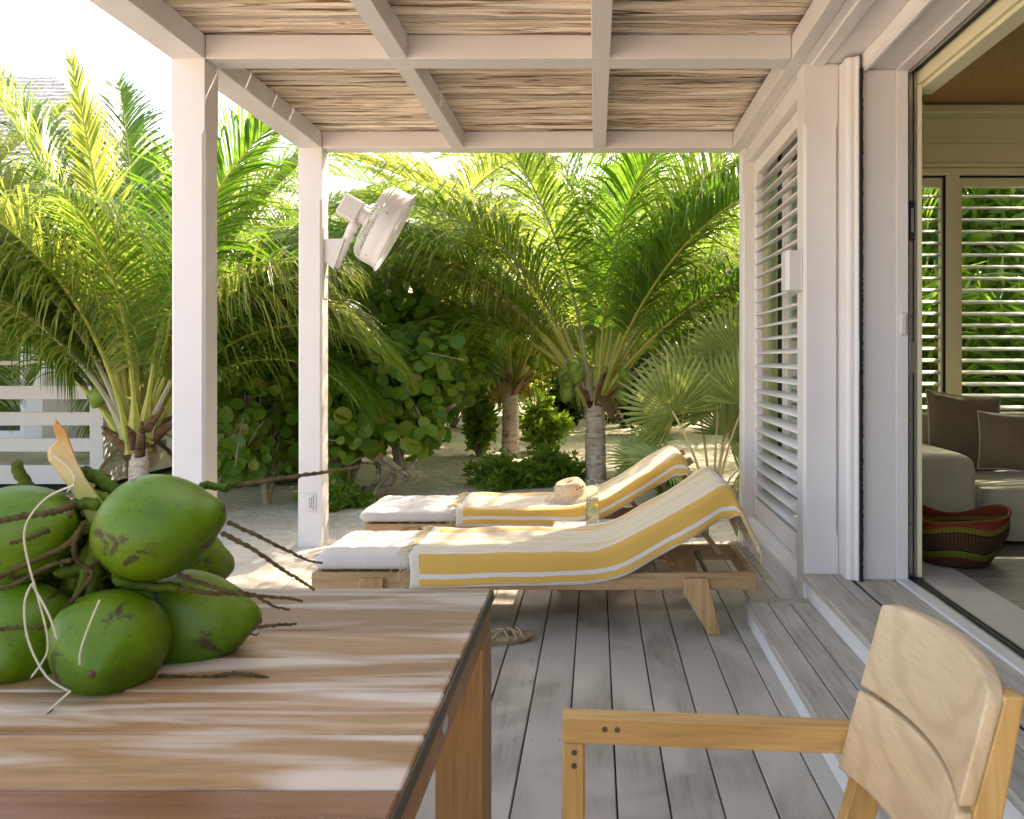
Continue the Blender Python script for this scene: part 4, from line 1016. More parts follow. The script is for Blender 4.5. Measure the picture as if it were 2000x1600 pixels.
for k in range(5):
    a = 2*math.pi*k/5+.4; sw.tube([FM @ Vector((.266*math.cos(a), .266*math.sin(a), .085)), FM @ Vector((.2705*math.cos(a), .2705*math.sin(a), .085))], .006, 8)
sw.build("screw", METAL, fan)
cord = thing("power_cable", "short dark cable looping from the fan bracket to the post box", "cable", (-1.77, 6.2, 1.74))
MB().tube(smoothpath([P(652, 522, 6.22), P(659, 530, 6.2), P(657, 541, 6.19), P(644, 540, 6.19)], 6), .004, 6).build("lead", BLACK, cord, True)
MB().tube([P(637, 541, 6.19), P(645, 540, 6.19)], [.009, .007], 8).build("gland", METAL, cord, True)
jb = thing("outlet_box", "white covered power outlet on the far pergola post", "outlet", (-1.86, 6.17, .22))
oy = 6.1745
MB().box(P(596, 0, oy).x, P(618, 0, oy).x, oy-.006, oy-.0005, P(0, 1000, oy).z, P(0, 962, oy).z, .002).build("plate", PLASTIC, jb)
MB().box(P(601, 0, oy).x, P(613, 0, oy).x, oy-.016, oy-.0065, P(0, 996, oy).z, P(0, 966, oy).z, .003).build("flap", PLASTIC, jb)
m = MB(); 
for x in (606.5, 610): m.box(P(x, 0, oy).x-.0012, P(x, 0, oy).x+.0012, oy-.0172, oy-.0162, P(0, 992, oy).z, P(0, 970, oy).z, 0)
m.build("slot", DARKMETAL, jb)

# ------------------------------------------------------------------ inside the room
bc = Vector((1.762, 4.64, SZ+.003))
m = MB(); n = 96; rings = 22; vs = []; uvs = []
for i in range(rings+1):
    t = i/rings
    for k in range(n):
        a = 2*math.pi*k/n; r = .16+.078*math.sin(min(1, t*1.25)*math.pi/2)-.012*max(0, t-.75)*4*.25
        r *= 1+.035*math.sin(2*a+1.0)*t+.03*math.sin(3*a+t*3)
        z = .235*t+.026*math.sin(2*a+2.2)*t**2+.016*math.sin(3*a+.6)*t**2
        vs.append(bc+Vector((r*math.cos(a), r*math.sin(a), z+.004))); uvs.append((k/n, t))
m.add(vs, [(i*n+k, i*n+(k+1) % n, (i+1)*n+(k+1) % n, (i+1)*n+k) for i in range(rings) for k in range(n)]+[tuple(range(n-1, -1, -1))])
m.uv = uvs
bsk = thing("woven_basket", "floppy woven basket in red, green and brown on the room floor", "basket", tuple(bc))
o = m.build("body", BASKET, bsk, True); so = o.modifiers.new("t", 'SOLIDIFY'); so.thickness = .008
MB().tube([vs[rings*n+k] for k in range(n)]+[vs[rings*n]], .008, 6, False).build("rim", flat("basket_rim", (.20, .035, .010), .8, .3, 60, .6), bsk, True)

sofa = thing("sofa", "low grey linen sofa inside the room beneath the shuttered windows", "sofa", (2.6, 5.6, SZ))
def soft(name, x0, x1, y0, y1, z0, z1, mat, parent, r=.03, pip=False, puff=.012):
    m = MB(); nx_, ny_, nz_ = 8, 8, 5
    # inflated rounded box from a subdivided cube
    fs = []; vs = []; idx = {}
    def vert(i, j, k):
        key = (i, j, k)
        if key not in idx:
            u, v, w = i/nx_*2-1, j/ny_*2-1, k/nz_*2-1
            p = [x0+(x1-x0)*i/nx_, y0+(y1-y0)*j/ny_, z0+(z1-z0)*k/nz_]
            bul = [(1-v*v)*(1-w*w), (1-u*u)*(1-w*w), (1-u*u)*(1-v*v)]
            for a, s in enumerate((u, v, w)):
                if abs(s) == 1: p[a] += s*puff*bul[a]
            n_ = sum(abs(s) == 1 for s in (u, v, w))
            if n_ >= 2:
                for a, s in enumerate((u, v, w)):
                    if abs(s) == 1: p[a] -= s*r*.30*(1 if n_ == 2 else 1.4)
            idx[key] = len(vs); vs.append(tuple(p))
        return idx[key]
    for i in range(nx_):
        for j in range(ny_):
            for k in (0, nz_): fs.append((vert(i, j, k), vert(i+1, j, k), vert(i+1, j+1, k), vert(i, j+1, k)))
    for i in range(nx_):
        for k in range(nz_):
            for j in (0, ny_): fs.append((vert(i, j, k), vert(i+1, j, k), vert(i+1, j, k+1), vert(i, j, k+1)))
    for j in range(ny_):
        for k in range(nz_):
            for i in (0, nx_): fs.append((vert(i, j, k), vert(i, j+1, k), vert(i, j+1, k+1), vert(i, j, k+1)))
    m.add(vs, fs); o = m.build(name, mat, parent, True); sb = o.modifiers.new("s", 'SUBSURF'); sb.levels = 1; sb.render_levels = 2; return o
soft("armrest", 1.56, 2.035, 5.0, 6.10, SZ+.01, .715, SOFAF, sofa, .05, puff=.006)
soft("seat", 2.04, 4.6, 5.02, 6.08, SZ+.01, .555, SOFAF, sofa, .05, puff=.012)
soft("backrest", 1.54, 4.6, 6.10, 6.38, SZ+.01, .865, SOFAF, sofa, .05, puff=.01)
def pillow(c, w, h_, yaw, lean, roll, label):
    t = thing("throw_pillow", label, "pillow", tuple(c)); M = Matrix.Translation(c) @ Matrix.Rotation(yaw, 4, 'Z') @ Matrix.Rotation(lean, 4, 'X') @ Matrix.Rotation(roll, 4, 'Y')
    m = MB(); n = 22; vs = []
    def edge(u, v): # slightly concave sides, sharp corners
        return (u*(1-.07*(1-v*v))*w/2, v*(1-.07*(1-u*u))*h_/2)
    rg = random.Random(int(w*1000))
    for s in (-1, 1):
        for i in range(n+1):
            for j in range(n+1):
                u, v = i/n*2-1, j/n*2-1; x, z = edge(u, v); th = .085*((1-u*u)*(1-v*v))**.42+.004*math.sin(u*7+v*5)*(1-u*u)*(1-v*v)
                vs.append(M @ Vector((x, s*th, z+h_/2)))
    N = (n+1)**2
    fs = [(q*N+i*(n+1)+j, q*N+(i+1)*(n+1)+j, q*N+(i+1)*(n+1)+j+1, q*N+i*(n+1)+j+1) for q in (0, 1) for i in range(n) for j in range(n)]
    m.add(vs, fs); m.build("cover", PILLOWF, t, True)
    loop = [edge(-1+2*i/20, -1) for i in range(20)]+[edge(1, -1+2*i/20) for i in range(20)]+[edge(1-2*i/20, 1) for i in range(20)]+[edge(-1, 1-2*i/20) for i in range(21)]
    MB().tube([M @ Vector((x, 0, z+h_/2)) for x, z in loop], .005, 6, False).build("piping", PIPING, t, True)
pillow(P(1885, 925, 5.72), .47, .50, R(4), R(-16), R(6), "large brown linen cushion leaning on the sofa back")
pillow(P(1972, 921, 5.55), .36, .35, R(-6), R(-18), R(5), "small brown linen cushion leaning on the larger one")

# ------------------------------------------------------------------ neighbouring villa (left)
villa = thing("villa", "white neighbouring villa with shingled hip roof behind the palm", "house", (-7, 11, -.1))
vx1, vy0 = -4.68, 9.0
box1("fascia", WHITE, villa, -9.5, vx1, vy0, vy0+.05, .03, .21, b=.003)
box1("fascia", WHITE, villa, vx1-.05, vx1-.001, vy0+.051, 12.2, .03, .21, b=.003)
box1("crawl_space_shade", BLACK, villa, -9.4, vx1-.2, vy0+.2, 12.2, -.2, .029, b=0)  # black block stands in for the shade under the porch floor
box1("porch_floor", DECK, villa, -9.5, vx1-.06, vy0+.06, 12.4, .15, .20, b=0)
for x in (vx1-.13, -6.35, -8.0): box1("post", WHITE, villa, x, x+.13, vy0-.004, vy0+.126, .211, 1.16, b=.004)
for y in (10.6, 12.1): box1("post", WHITE, villa, vx1-.126, vx1+.004, y, y+.13, .211, 1.16, b=.004)
for z0, z1 in ((.335, .462), (.585, .712), (.835, .962)):
    for x0, x1 in ((-9.5, -8.001), (-7.869, -6.351), (-6.219, vx1-.131)): box1("rail", WHITE, villa, x0, x1, vy0+.03, vy0+.07, z0, z1, b=.003)
    for y0, y1 in ((vy0+.127, 10.599), (10.731, 12.099)): box1("rail", WHITE, villa, vx1-.08, vx1-.04, y0, y1, z0, z1, b=.003)
box1("top_rail", WHITE, villa, -9.5, vx1+.012, vy0-.012, vy0+.135, 1.161, 1.20, b=.004)
box1("top_rail", WHITE, villa, vx1-.135, vx1+.012, vy0+.136, 12.2, 1.161, 1.20, b=.004)
vw = MB(); vy = 12.0
for a, b_, z0, z1 in ((-13, -8.35, -.1, 3.25), (-8.35, -7.25, 2.35, 3.25), (-7.25, -6.1, -.1, 3.25), (-5.2, -5.0, -.1, 3.25), (-6.1, -5.2, 2.35, 3.25)):
    vw.box(a, b_, vy, vy+.2, z0, z1, 0)
vw.box(-5.2, -5.0, vy+.201, 17, -.1, 3.25, 0); vw.build("wall", WHITE, villa)
for x0, x1 in ((-8.35, -7.25), (-6.1, -5.2)):
    f = MB()
    for a, b_ in ((x0, x0+.06), (x1-.06, x1), ((x0+x1)/2-.04, (x0+x1)/2+.04)): f.box(a, b_, vy+.02, vy+.09, .2, 2.35, .004)
    f.box(x0, x1, vy+.021, vy+.089, 2.27, 2.349, .004); f.box(x0, x1, vy+.021, vy+.089, .2, .30, .004)
    d = f.build("door", WHITE2, villa); box1("pane", GLASS, d, x0+.05, x1-.05, vy+.05, vy+.056, .28, 2.3, b=0)
    MB().box(x0, x1, vy+1.0, vy+1.05, .2, 2.4, 0).build("room_shade_panel", flat("room_dark", (.09, .12, .10), .8), villa)  # added dark panel, its colour stands for the unlit room behind the glass
box1("wall_panel", BEIGE, villa, -7.0, -6.2, vy-.03, vy-.002, .2, 1.05, b=.003)
# hip roof: front slope in courses of shingles, one part per course
# front slope
ex0, ex1, ey0, ez0 = -15.0, -4.89, 11.3, 3.20; rise = .68; ytop = 14.9
rfo = MB(); rfo.add([(ex0, ey0, ez0), (ex1, ey0, ez0), (ex1-3.6, ytop, ez0+3.6*rise), (ex0, ytop, ez0+3.6*rise), (ex1, 19.0, ez0), (ex0, 19.0, ez0)],
                    [(0, 1, 2, 3), (1, 4, 2), (4, 5, 3, 2), (0, 3, 5)]); roof = rfo.build("roof", SHINGLE, villa)
rg = random.Random(17); nc = 27
for c in range(nc):
    t0, t1 = c/nc, (c+1.25)/nc; y0, y1 = ey0+3.6*t0, ey0+3.6*min(1, t1); z0, z1 = ez0+(y0-ey0)*rise, ez0+(y1-ey0)*rise
    xr = ex1-3.6*t0-.05; m = MB(); x = -10.2
    while x < xr:
        w = rg.uniform(.10, .2); x2 = min(xr, x+w); dy = rg.uniform(-.022, .012); th = .034+rg.uniform(0, .016); yy = y0+dy; zz = z0+dy*rise
        m.add([(x+.003, yy, zz+.006), (x2-.003, yy, zz+.006), (x2-.003, yy, zz+.008+th), (x+.003, yy, zz+.008+th), (x2-.003, y1, z1+.008), (x+.003, y1, z1+.008)], [(0, 1, 2, 3), (3, 2, 4, 5), (0, 3, 5), (1, 4, 2)]); x = x2
    m.build("shingle_course", SHINGLE, roof)
for c in range(40):   # cap shingles along the hip
    t0 = c/40; p = Vector((ex1-3.6*t0, ey0+3.6*t0, ez0+3.6*t0*rise+.03)); q = p+Vector((-.13, .13, .13*rise-.02))
    m = MB(); 
    for s in (Vector((-.13, -.02, -.05)), Vector((.02, .13, -.05))):
        m.add([p, p+s, q+s, q, p-Vector((0, 0, .02)), p+s-Vector((0, 0, .02))], [(0, 1, 2, 3), (0, 4, 5, 1)])
    m.build("hip_shingle", SHINGLE, roof)

# ------------------------------------------------------------------ palms
ZUP = Vector((0, 0, 1))
def frond(mb, base, az, e0, e1, L, ll, rg, n=64, droop=1.0, roll=0.0, bare=.20, wid=.038, ribr=.022, rib_mi=1, leaf_mi=0, curl=0.0, vang=.28, flare=1.9):
    N = 26; pts = [Vector(base)]; T = []
    for i in range(N):
        s = (i+.5)/N; e = e0+(e1-e0)*s**1.35; a = az+curl*s*s
        d = Vector((math.cos(a)*math.cos(e), math.sin(a)*math.cos(e), math.sin(e))); T.append(d); pts.append(pts[-1]+d*(L/N))
    T.append(T[-1])
    mb.tube(pts, [ribr*((1-.86*i/N))*(1+flare*max(0, 1-i/N/.12)) for i in range(N+1)], 6, True, flat=.75, mi=rib_mi)
    for j in range(n):
        s = bare+(1-bare)*(j+rg.random()*.6)/n; f = min(N-.001, s*N); i = int(f); fr = f-i
        p = pts[i].lerp(pts[i+1], fr); t = T[i]
        sd = Vector((math.sin(az), -math.cos(az), 0)); sd = (sd-t*sd.dot(t)).normalized(); up = sd.cross(t).normalized()
        if up.z < 0 and abs(e0) < 1.5: up = -up
        if roll: q = Quaternion(t, roll); sd = q @ sd; up = q @ up
        u = (s-bare)/(1-bare); prof = min(1, .35+u*3.2)*(1-.72*max(0, (u-.45)/.55)**1.6)
        fa = R(30)+R(38)*u
        for sg in (-1, 1):
            if rg.random() < .03: continue
            l = ll*prof*rg.uniform(.82, 1.1); d = (sd*sg*math.cos(fa)+t*math.sin(fa)+up*(vang+rg.uniform(-.12, .12))).normalized()
            d += Vector((rg.uniform(-1, 1), rg.uniform(-1, 1), rg.uniform(-1, 1)))*.06
            w = wid*rg.uniform(.8, 1.15)*(.6+.4*prof); K = 5; c = p.copy(); dd = d.normalized(); vs = []; dr = droop*rg.uniform(.6, 1.35)
            wv0 = (t-dd*t.dot(dd)).normalized(); tw = rg.uniform(-.5, .5)
            for k in range(K+1):
                x = k/K; ww = w*(.55+.9*x if x < .25 else .8*(1-((x-.25)/.75)**1.7)+.02)
                wv = (wv0-dd*wv0.dot(dd)); wv = wv.normalized() if wv.length > 1e-4 else wv0
                wv = Quaternion(dd, tw*x) @ wv
                if k < K: vs += [c-wv*ww/2, c+wv*ww/2]
                else: vs.append(c.copy())
                c = c+dd*(l/K); dd = (dd+Vector((0, 0, -.42*dr*(x+.25)*(1.0+.5*ll)))).normalized()
            fs = [(2*k, 2*k+1, 2*k+3, 2*k+2) for k in range(K-1)]+[(2*K-2, 2*K-1, 2*K)]
            mb.add(vs, fs, leaf_mi)
    return pts
def trunk(name, base, top, r0, r1, mat, parent, rg, rings=34, bend=0.0):
    m = MB(); n = 18; vs = []; B, Tp = Vector(base), Vector(top); h = (Tp-B).length
    for i in range(rings*2+1):
        t = i/(rings*2); c = B.lerp(Tp, t)+Vector((bend*math.sin(math.pi*t), 0, 0)); r = r0+(r1-r0)*t; r *= 1+.35*max(0, 1-t*h/.25)**2; r *= 1.03 if i % 2 else .965
        for k in range(n):
            a = 2*math.pi*k/n; rr = r*(1+rg.uniform(-.022, .022)); vs.append(c+Vector((rr*math.cos(a), rr*math.sin(a), rg.uniform(-.006, .006))))
    K = rings*2
    m.add(vs, [(i*n+k, i*n+(k+1) % n, (i+1)*n+(k+1) % n, (i+1)*n+k) for i in range(K) for k in range(n)]+[tuple(K*n+k for k in range(n))])
    return m.build(name, mat, parent, True)
def palm(base, hz, r, fronds, seed, label, group="coconut palms in the garden", mats=None, ll=.75, nuts=0, nutdir=None, husk=True, n=64, top=None, trunk_r1=None, wid=.033):
    rg = random.Random(seed); B = Vector((base[0], base[1], gh(base[0], base[1])-.03)); Tp = Vector(top) if top else B+Vector((0, 0, hz-B.z))
    t = thing("coconut_palm", label, "palm tree", tuple(B), group)
    trunk("trunk", B, Tp, r, trunk_r1 or r*.82, BARK, t, rg, max(8, int((Tp-B).length/.045)))
    mats = mats or [FROND, FROND, FRONDY, FRONDD]
    for fd in fronds:
        az, e0, e1, L = fd[:4]; o = fd[4] if len(fd) > 4 else {}
        m = MB(); a = R(az); st = Tp+Vector((math.cos(a)*r*.75, math.sin(a)*r*.75, o.get("dz", rg.uniform(-.04, .12))))
        frond(m, st, a, R(e0), R(e1), L, o.get("ll", ll)*rg.uniform(.9, 1.1), rg, n=o.get("n", n), droop=o.get("droop", rg.uniform(.7, 1.5)), roll=o.get("roll", rg.uniform(-.35, .35)), bare=o.get("bare", .22), curl=o.get("curl", rg.uniform(-.35, .35)), ribr=o.get("ribr", .024), wid=o.get("wid", wid), vang=o.get("vang", .28))
        m.build("frond", [o.get("mat", rg.choice(mats)), RACHIS if rg.random() < .75 else RACHISG], t)
    if husk:   # fibrous sheaths and old frond stubs round the crown
        hm = MB()
        for k in range(11):
            a = k*2.4+rg.uniform(-.2, .2); e = R(rg.uniform(48, 78)); d = Vector((math.cos(a)*math.cos(e), math.sin(a)*math.cos(e), math.sin(e))); L = rg.uniform(.18, .42)
            s0 = Tp+Vector((math.cos(a)*r*.8, math.sin(a)*r*.8, rg.uniform(-.12, .1))); hm.tube([s0, s0+d*L*.5, s0+d*L+Vector((math.cos(a), math.sin(a), -.4))*.06], [r*.5, r*.42, r*.12], 6, True, flat=.35, wob=.2, rg=rg)
        hm.build("fibre_sheath", FIBRE, t, True)
        for k in range(5):
            a = rg.uniform(0, 6.28); s0 = Tp+Vector((math.cos(a)*r*1.05, math.sin(a)*r*1.05, rg.uniform(.0, .15))); d = Vector((math.cos(a)*.45, math.sin(a)*.45, -1)).normalized()
            m = MB(); L = rg.uniform(.2, .42); w = rg.uniform(.05, .09); sd = Vector((-math.sin(a), math.cos(a), 0)); vs = []
            for q in range(5):
                x = q/4; c = s0+d*L*x+Vector((math.cos(a), math.sin(a), 0))*.10*math.sin(x*2.2); ww = w*(1-.8*x**2); vs += [c-sd*ww, c+Vector((math.cos(a), math.sin(a), 0))*.02, c+sd*ww]
            m.add(vs, [(3*q+b, 3*q+b+1, 3*q+b+4, 3*q+b+3) for q in range(4) for b in (0, 1)]); m.build("dry_sheath", DEAD, t, True)
    for k in range(nuts):
        a = R(nutdir[k % len(nutdir)]+rg.uniform(-18, 18)); c = Tp+Vector((math.cos(a)*(r+.16+rg.uniform(0, .08)), math.sin(a)*(r+.16+rg.uniform(0, .08)), rg.uniform(.02, .42)))
        coconut("coconut", c, Vector((math.cos(a)*.4, math.sin(a)*.4, -1)), .20, .072, t, COCOTREE, False, k, 14)
        MB().tube([Tp+Vector((0, 0, .35)), c+Vector((0, 0, .12))], [.012, .006], 5).build("nut_stalk", RACHIS, t)
    return t
def ring(nf, seed, L, e_hi=80, e_lo=5, drop=62, az0=0, skip=None):
    rg = random.Random(seed); out = []
    for i in range(nf):
        az = az0+i*137.5+rg.uniform(-12, 12); t = (i+.5)/nf; e0 = e_hi+(e_lo-e_hi)*t**.9; e1 = e0-drop*rg.uniform(.75, 1.25)-25*t
        if skip and any(a <= az % 360 <= b for a, b in skip) and t > .15: continue
        out.append((az, e0, e1, L*rg.uniform(.85, 1.1)))
    return out
# left palm by the villa
# fronds reaching over the deck are left out
fl_ = [(f[0], f[1], f[2], f[3]*(.74 if (f[0] % 360 < 40 or f[0] % 360 > 330) else 1)) for f in ring(26, 2, 3.1, 86, 52, 92, 20) if not 195 < f[0] % 360 < 352]
fl_ += [(185, 84, 78, 3.05, dict(mat=FRONDY, droop=.25, ll=.42, vang=.1, roll=1.2, curl=0)), (178, 74, 25, 3.4, dict(mat=FRONDY)), (165, 80, 45, 3.5), (195, 82, 50, 3.3, dict(mat=FROND)), (120, 84, 55, 3.4), (200, 64, -25, 3.0, dict(mat=FRONDY, droop=1.8)), (24, 76, 40, 2.9), (8, 68, 5, 2.4), (-6, 68, 0, 2.2, dict(droop=1.6)), (60, 80, 40, 3.2), (-82, 82, 8, 2.3, dict(mat=FROND, droop=1.7, curl=0)), (150, 68, -10, 3.2), (200, 76, -5, 3.1, dict(mat=FRONDY, droop=1.8)), (190, 66, -28, 2.9, dict(droop=2)), (-30, 80, 25, 2.9, dict(mat=FRONDD, droop=1.6)), (230, 80, 15, 2.8)]
palm((-3.62, 7.5), .52, .085, fl_, 31, "short coconut palm with yellow green fronds in front of the villa porch", ll=.98, nuts=2, nutdir=[190, 120], n=124, wid=.029)
# right hand palm of the pair behind the loungers
fB = ring(19, 5, 3.7, 80, 40, 98, 60, [(215, 325)])
fB += [(-8, 70, 42, 4.2, dict(mat=FROND, curl=0, roll=.9, droop=.8, bare=.22)), (35, 80, 60, 4.0, dict(mat=FROND, roll=-.6)), (178, 64, 22, 3.8, dict(mat=FRONDY, curl=-.2)), (200, 55, -20, 3.6, dict(mat=FRONDY, droop=1.6)), (-25, 52, -28, 3.6, dict(mat=FRONDD, droop=1.8)), (10, 45, -40, 3.5, dict(mat=FROND, droop=1.8)), (-50, 62, 0, 3.4, dict(mat=FRONDD)), (150, 62, 5, 3.6), (205, 70, 8, 3.6), (-40, 74, 10, 3.6, dict(mat=FROND, droop=1.6)), (235, 80, 15, 3.4, dict(mat=FROND, droop=1.6)), (-70, 83, 22, 3.4, dict(mat=FRONDD, droop=1.6)), (60, 60, -25, 3.8), (110, 60, -25, 3.8), (15, 62, -20, 3.8, dict(mat=FRONDY, droop=2)), (165, 58, -30, 3.6, dict(mat=FRONDY, droop=2)), (25, 30, -75, 1.9, dict(mat=DEAD, droop=2.4, ll=.6))]
palm((-.005, 9.9), .78, .118, fB, 41, "coconut palm with green nuts rising behind the straw hat, right of the pair", ll=1.05, nuts=9, nutdir=[200, 180, 215, 250, 330, 350], n=124)
fC = ring(14, 9, 3.8, 82, 50, 66, 10, [(235, 305)])
fC += [(-90, 80, 5, 3.0, dict(mat=FRONDY, droop=1.8)), (180, 66, -5, 3.4, dict(mat=FRONDY, droop=1.8)), (-35, 66, 5, 3.2, dict(mat=FRONDY))]
palm((-1.12, 12.4), .86, .120, fC, 51, "slimmer coconut palm with ringed trunk, left of the pair behind the hat", ll=1.0, nuts=3, nutdir=[200, 330], n=104)
# more palms behind
palm((-6.4, 8.3), .7, .10, [f for f in ring(24, 51, 3.0, 84, 40, 88, 5) if not 215 < f[0] % 360 < 330]+[(15, 74, 20, 3.3), (-8, 66, -15, 3.1), (35, 80, 40, 3.3)], 201, "coconut palm at the villa porch, fronds reaching in front of its roof", ll=.95, n=110, wid=.029)
palm((-3.4, 11.2), .9, .11, ring(15, 12, 3.4, 82, 32, 84, 40), 61, "coconut palm with hanging fronds behind the far pergola post", ll=1.0, n=104)
palm((-2.0, 16.8), 2.6, .13, ring(17, 15, 4.2, 80, 5, 75, 0), 71, "tall coconut palm deep in the garden, above the sea grape", ll=1.1, n=80)
palm((3.0, 16.6), 2.3, .13, ring(16, 18, 4.2, 80, 5, 78, 70), 81, "coconut palm at the back right of the garden, behind the fan palm", ll=1.05, n=84)
palm((.6, 17.5), 2.9, .14, ring(18, 19, 4.4, 80, 0, 78, 30), 91, "leaning coconut palm at the far end of the sandy clearing", ll=1.15, n=84, top=(.3, 17.4, 2.9))
palm((1.7, 19.5), 2.9, .14, ring(16, 43, 4.6, 80, 0, 78, 60), 181, "coconut palm far back, right of the leaning one", ll=1.15, n=76)
palm((-.7, 20.0), 3.0, .14, ring(16, 44, 4.6, 80, 0, 78, 10), 191, "coconut palm far back, left of the leaning one", ll=1.15, n=76)
palm((5.2, 14.2), 2.3, .13, ring(14, 35, 4.2, 80, 15, 78, 80), 151, "coconut palm behind the far house pillar", ll=.95, n=70)
palm((-5.4, 13.4), 1.9, .12, ring(16, 36, 3.8, 80, 5, 78, 0), 161, "coconut palm beside the villa wall", ll=1.0, n=90)
palm((-2.6, 13.2), 1.7, .12, ring(12, 37, 4.0, 80, 15, 78, 35), 171, "coconut palm behind the sea grape", ll=1.05, n=96)
# palms rising beside and behind the house: their crowns dapple the light on the deck
palm((1.75, 9.1), 5.2, .14, ring(25, 23, 4.4, 78, -20, 70, 45), 111, "tall coconut palm close to the house corner, crown above the pergola", ll=1.0, n=46, top=(2.2, 9.4, 5.2))
palm((6.2, 9.0), 4.6, .14, ring(11, 24, 4.2, 78, -15, 70, 5), 121, "coconut palm beyond the room windows", ll=.95, n=42)

# ------------------------------------------------------------------ fan palm beside the house
def fanleaf(mb, c, axis, normal, r, rg, n=44, spread=R(300), stem_from=None, fold=.06):
    ax_ = Vector(axis).normalized(); nn = Vector(normal); nn = (nn-ax_*nn.dot(ax_)).normalized(); sd = ax_.cross(nn)
    for k in range(n):
        a = -spread/2+spread*(k+.5)/n; da = spread/n*.5; L = r*(1-.28*abs(a/(spread/2))**2)*rg.uniform(.93, 1.05)
        def pt(ang, rr, up): d = ax_*math.cos(ang)+sd*math.sin(ang); return Vector(c)+d*rr+nn*(up-.10*r*(rr/r)**2+.06*abs(math.sin(ang))*rr)
        j = rg.uniform(-.03, .03); d2 = -.10*r*rg.random()
        vs = [pt(a, .01, 0), pt(a-da, .45*L, -fold*r*.22), pt(a+j*.2, .45*L, fold*r*.22), pt(a+da, .45*L, -fold*r*.22), pt(a-da*.75, .7*L, -fold*.1*r), pt(a+j*.5, .7*L, fold*.16*r), pt(a+da*.75, .7*L, -fold*.1*r), pt(a+j, L, d2)]
        mb.add(vs, [(0, 1, 2), (0, 2, 3), (1, 4, 5, 2), (2, 5, 6, 3), (4, 7, 5), (5, 7, 6)], 0)
FB = P(1392, 935, 7.9); FB.z = gh(FB.x, 7.9)
fp = thing("fan_palm", "young fan palm with pleated round leaves beside the far house pillar", "palm", tuple(FB))
rg = random.Random(6)
specs = [((1318, 808), (-.62, .15, .78), (-.5, -.8, .3), .78, 7.8), ((1402, 800), (.15, .2, .95), (-.4, -.9, .15), .85, 8.2), ((1450, 790), (.6, 0, .7), (-.2, -.9, .4), .78, 7.6), ((1360, 760), (-.15, .4, .9), (-.1, -.9, .2), .95, 8.7), ((1440, 700), (.2, .3, .9), (-.3, -.9, 0), .95, 8.5),
         ((1300, 905), (-.85, -.1, .25), (-.1, -.35, .9), .6, 7.6), ((1262, 905), (-.9, 0, .35), (-.2, -.6, .75), .55, 8.3), ((1460, 900), (.8, -.3, .3), (0, -.6, .8), .6, 7.3), ((1420, 850), (.5, -.2, .8), (-.3, -.8, .5), .7, 8.1), ((1280, 870), (-.8, .3, .2), (0, -.5, .9), .55, 8.6)]
for (px, py), ax_, nn, r, Y in specs:
    c = P(px, py, Y); m = MB(); fanleaf(m, c, ax_, nn, r*.70, rg, 36, R(250), fold=.10)
    o = m.build("fan_leaf", FANLEAF, fp)
    mid = FB.lerp(c, .5)+Vector((0, 0, .10)); MB().tube(smoothpath([FB+Vector((0, 0, .05)), mid, c+Vector(ax_).normalized()*.03], 6), [.022]+[.017]*6+[.012]*6, 6, True, flat=.5).build("leaf_stem", FANSTEM, fp, True)
MB().tube([FB-Vector((0, 0, .05)), FB+Vector((0, 0, .25))], [.10, .06], 10, True, wob=.15, rg=rg).build("trunk", FIBRE, fp, True)

# ------------------------------------------------------------------ sea grape trees: every near leaf is an object of its own
def leafdisc():
    m = MB(); n = 12; vs = [(0, 0, 0)]
    for k in range(n):
        a = 2*math.pi*k/n+math.pi/n; r = 1*(.80 if k in (0, n-1) and False else 1); d = .12*math.cos(2*a)+.10
        vs.append((r*math.cos(a)*1.0, r*math.sin(a)*1.05, d))
    m.add(vs, [(0, k+1, (k+1) % n+1) for k in range(n)]); return m
def veinmat():
    t = NT("sea_grape_leaf_veined"); tc = t.n("ShaderNodeTexCoord"); oi = t.n("ShaderNodeObjectInfo"); sp = t.n("ShaderNodeSeparateXYZ"); t.l(tc.outputs["Object"], sp.inputs[0])
    at = t.n("ShaderNodeMath", _operation='ARCTAN2'); t.l(sp.outputs[1], at.inputs[0]); t.l(sp.outputs[0], at.inputs[1])
    ml = t.n("ShaderNodeMath", _operation='MULTIPLY'); t.l(at.outputs[0], ml.inputs[0]); ml.inputs[1].default_value = 3.5
    sn = t.n("ShaderNodeMath", _operation='SINE'); t.l(ml.outputs[0], sn.inputs[0]); ab = t.n("ShaderNodeMath", _operation='ABSOLUTE'); t.l(sn.outputs[0], ab.inputs[0])
    c = t.ramp(oi.outputs["Random"], [(0, (.06, .155, .014)), (.42, (.11, .23, .018)), (.74, (.19, .30, .026)), (.94, (.30, .34, .04)), (1, (.34, .20, .06))]).outputs[0]
    c = t.mix(t.ramp(ab.outputs[0], [(.0, (.55, .55, .55)), (.14, (0, 0, 0))]).outputs[0], c, (.20, .26, .07))
    c = t.mix(.4, c, t.ramp(t.noise(t.coords((1, 1, 1), rand=8), 3, 4), [(.35, (.55, .6, .5)), (.65, (1, 1, 1))]).outputs[0], 'MULTIPLY')
    t.l(c, t.b.inputs["Base Color"]); t.set(.38, .35)
    tr = t.n("ShaderNodeBsdfTranslucent"); t.l(t.mix(.5, c, (.36, .56, .04)), tr.inputs[0]); ms = t.n("ShaderNodeMixShader"); ms.inputs[0].default_value = .48
    t.l(t.b.outputs[0], ms.inputs[1]); t.l(tr.outputs[0], ms.inputs[2]); t.l(ms.outputs[0], t.out.inputs[0]); return t.m
GL = [leafdisc().mesh("leaf", veinmat(), False)]
def rot_to(nrm, rg):
    q = Vector(nrm).normalized().to_track_quat('Z', 'Y'); return q.to_matrix().to_4x4() @ Matrix.Rotation(rg.uniform(0, 6.28), 4, 'Z')
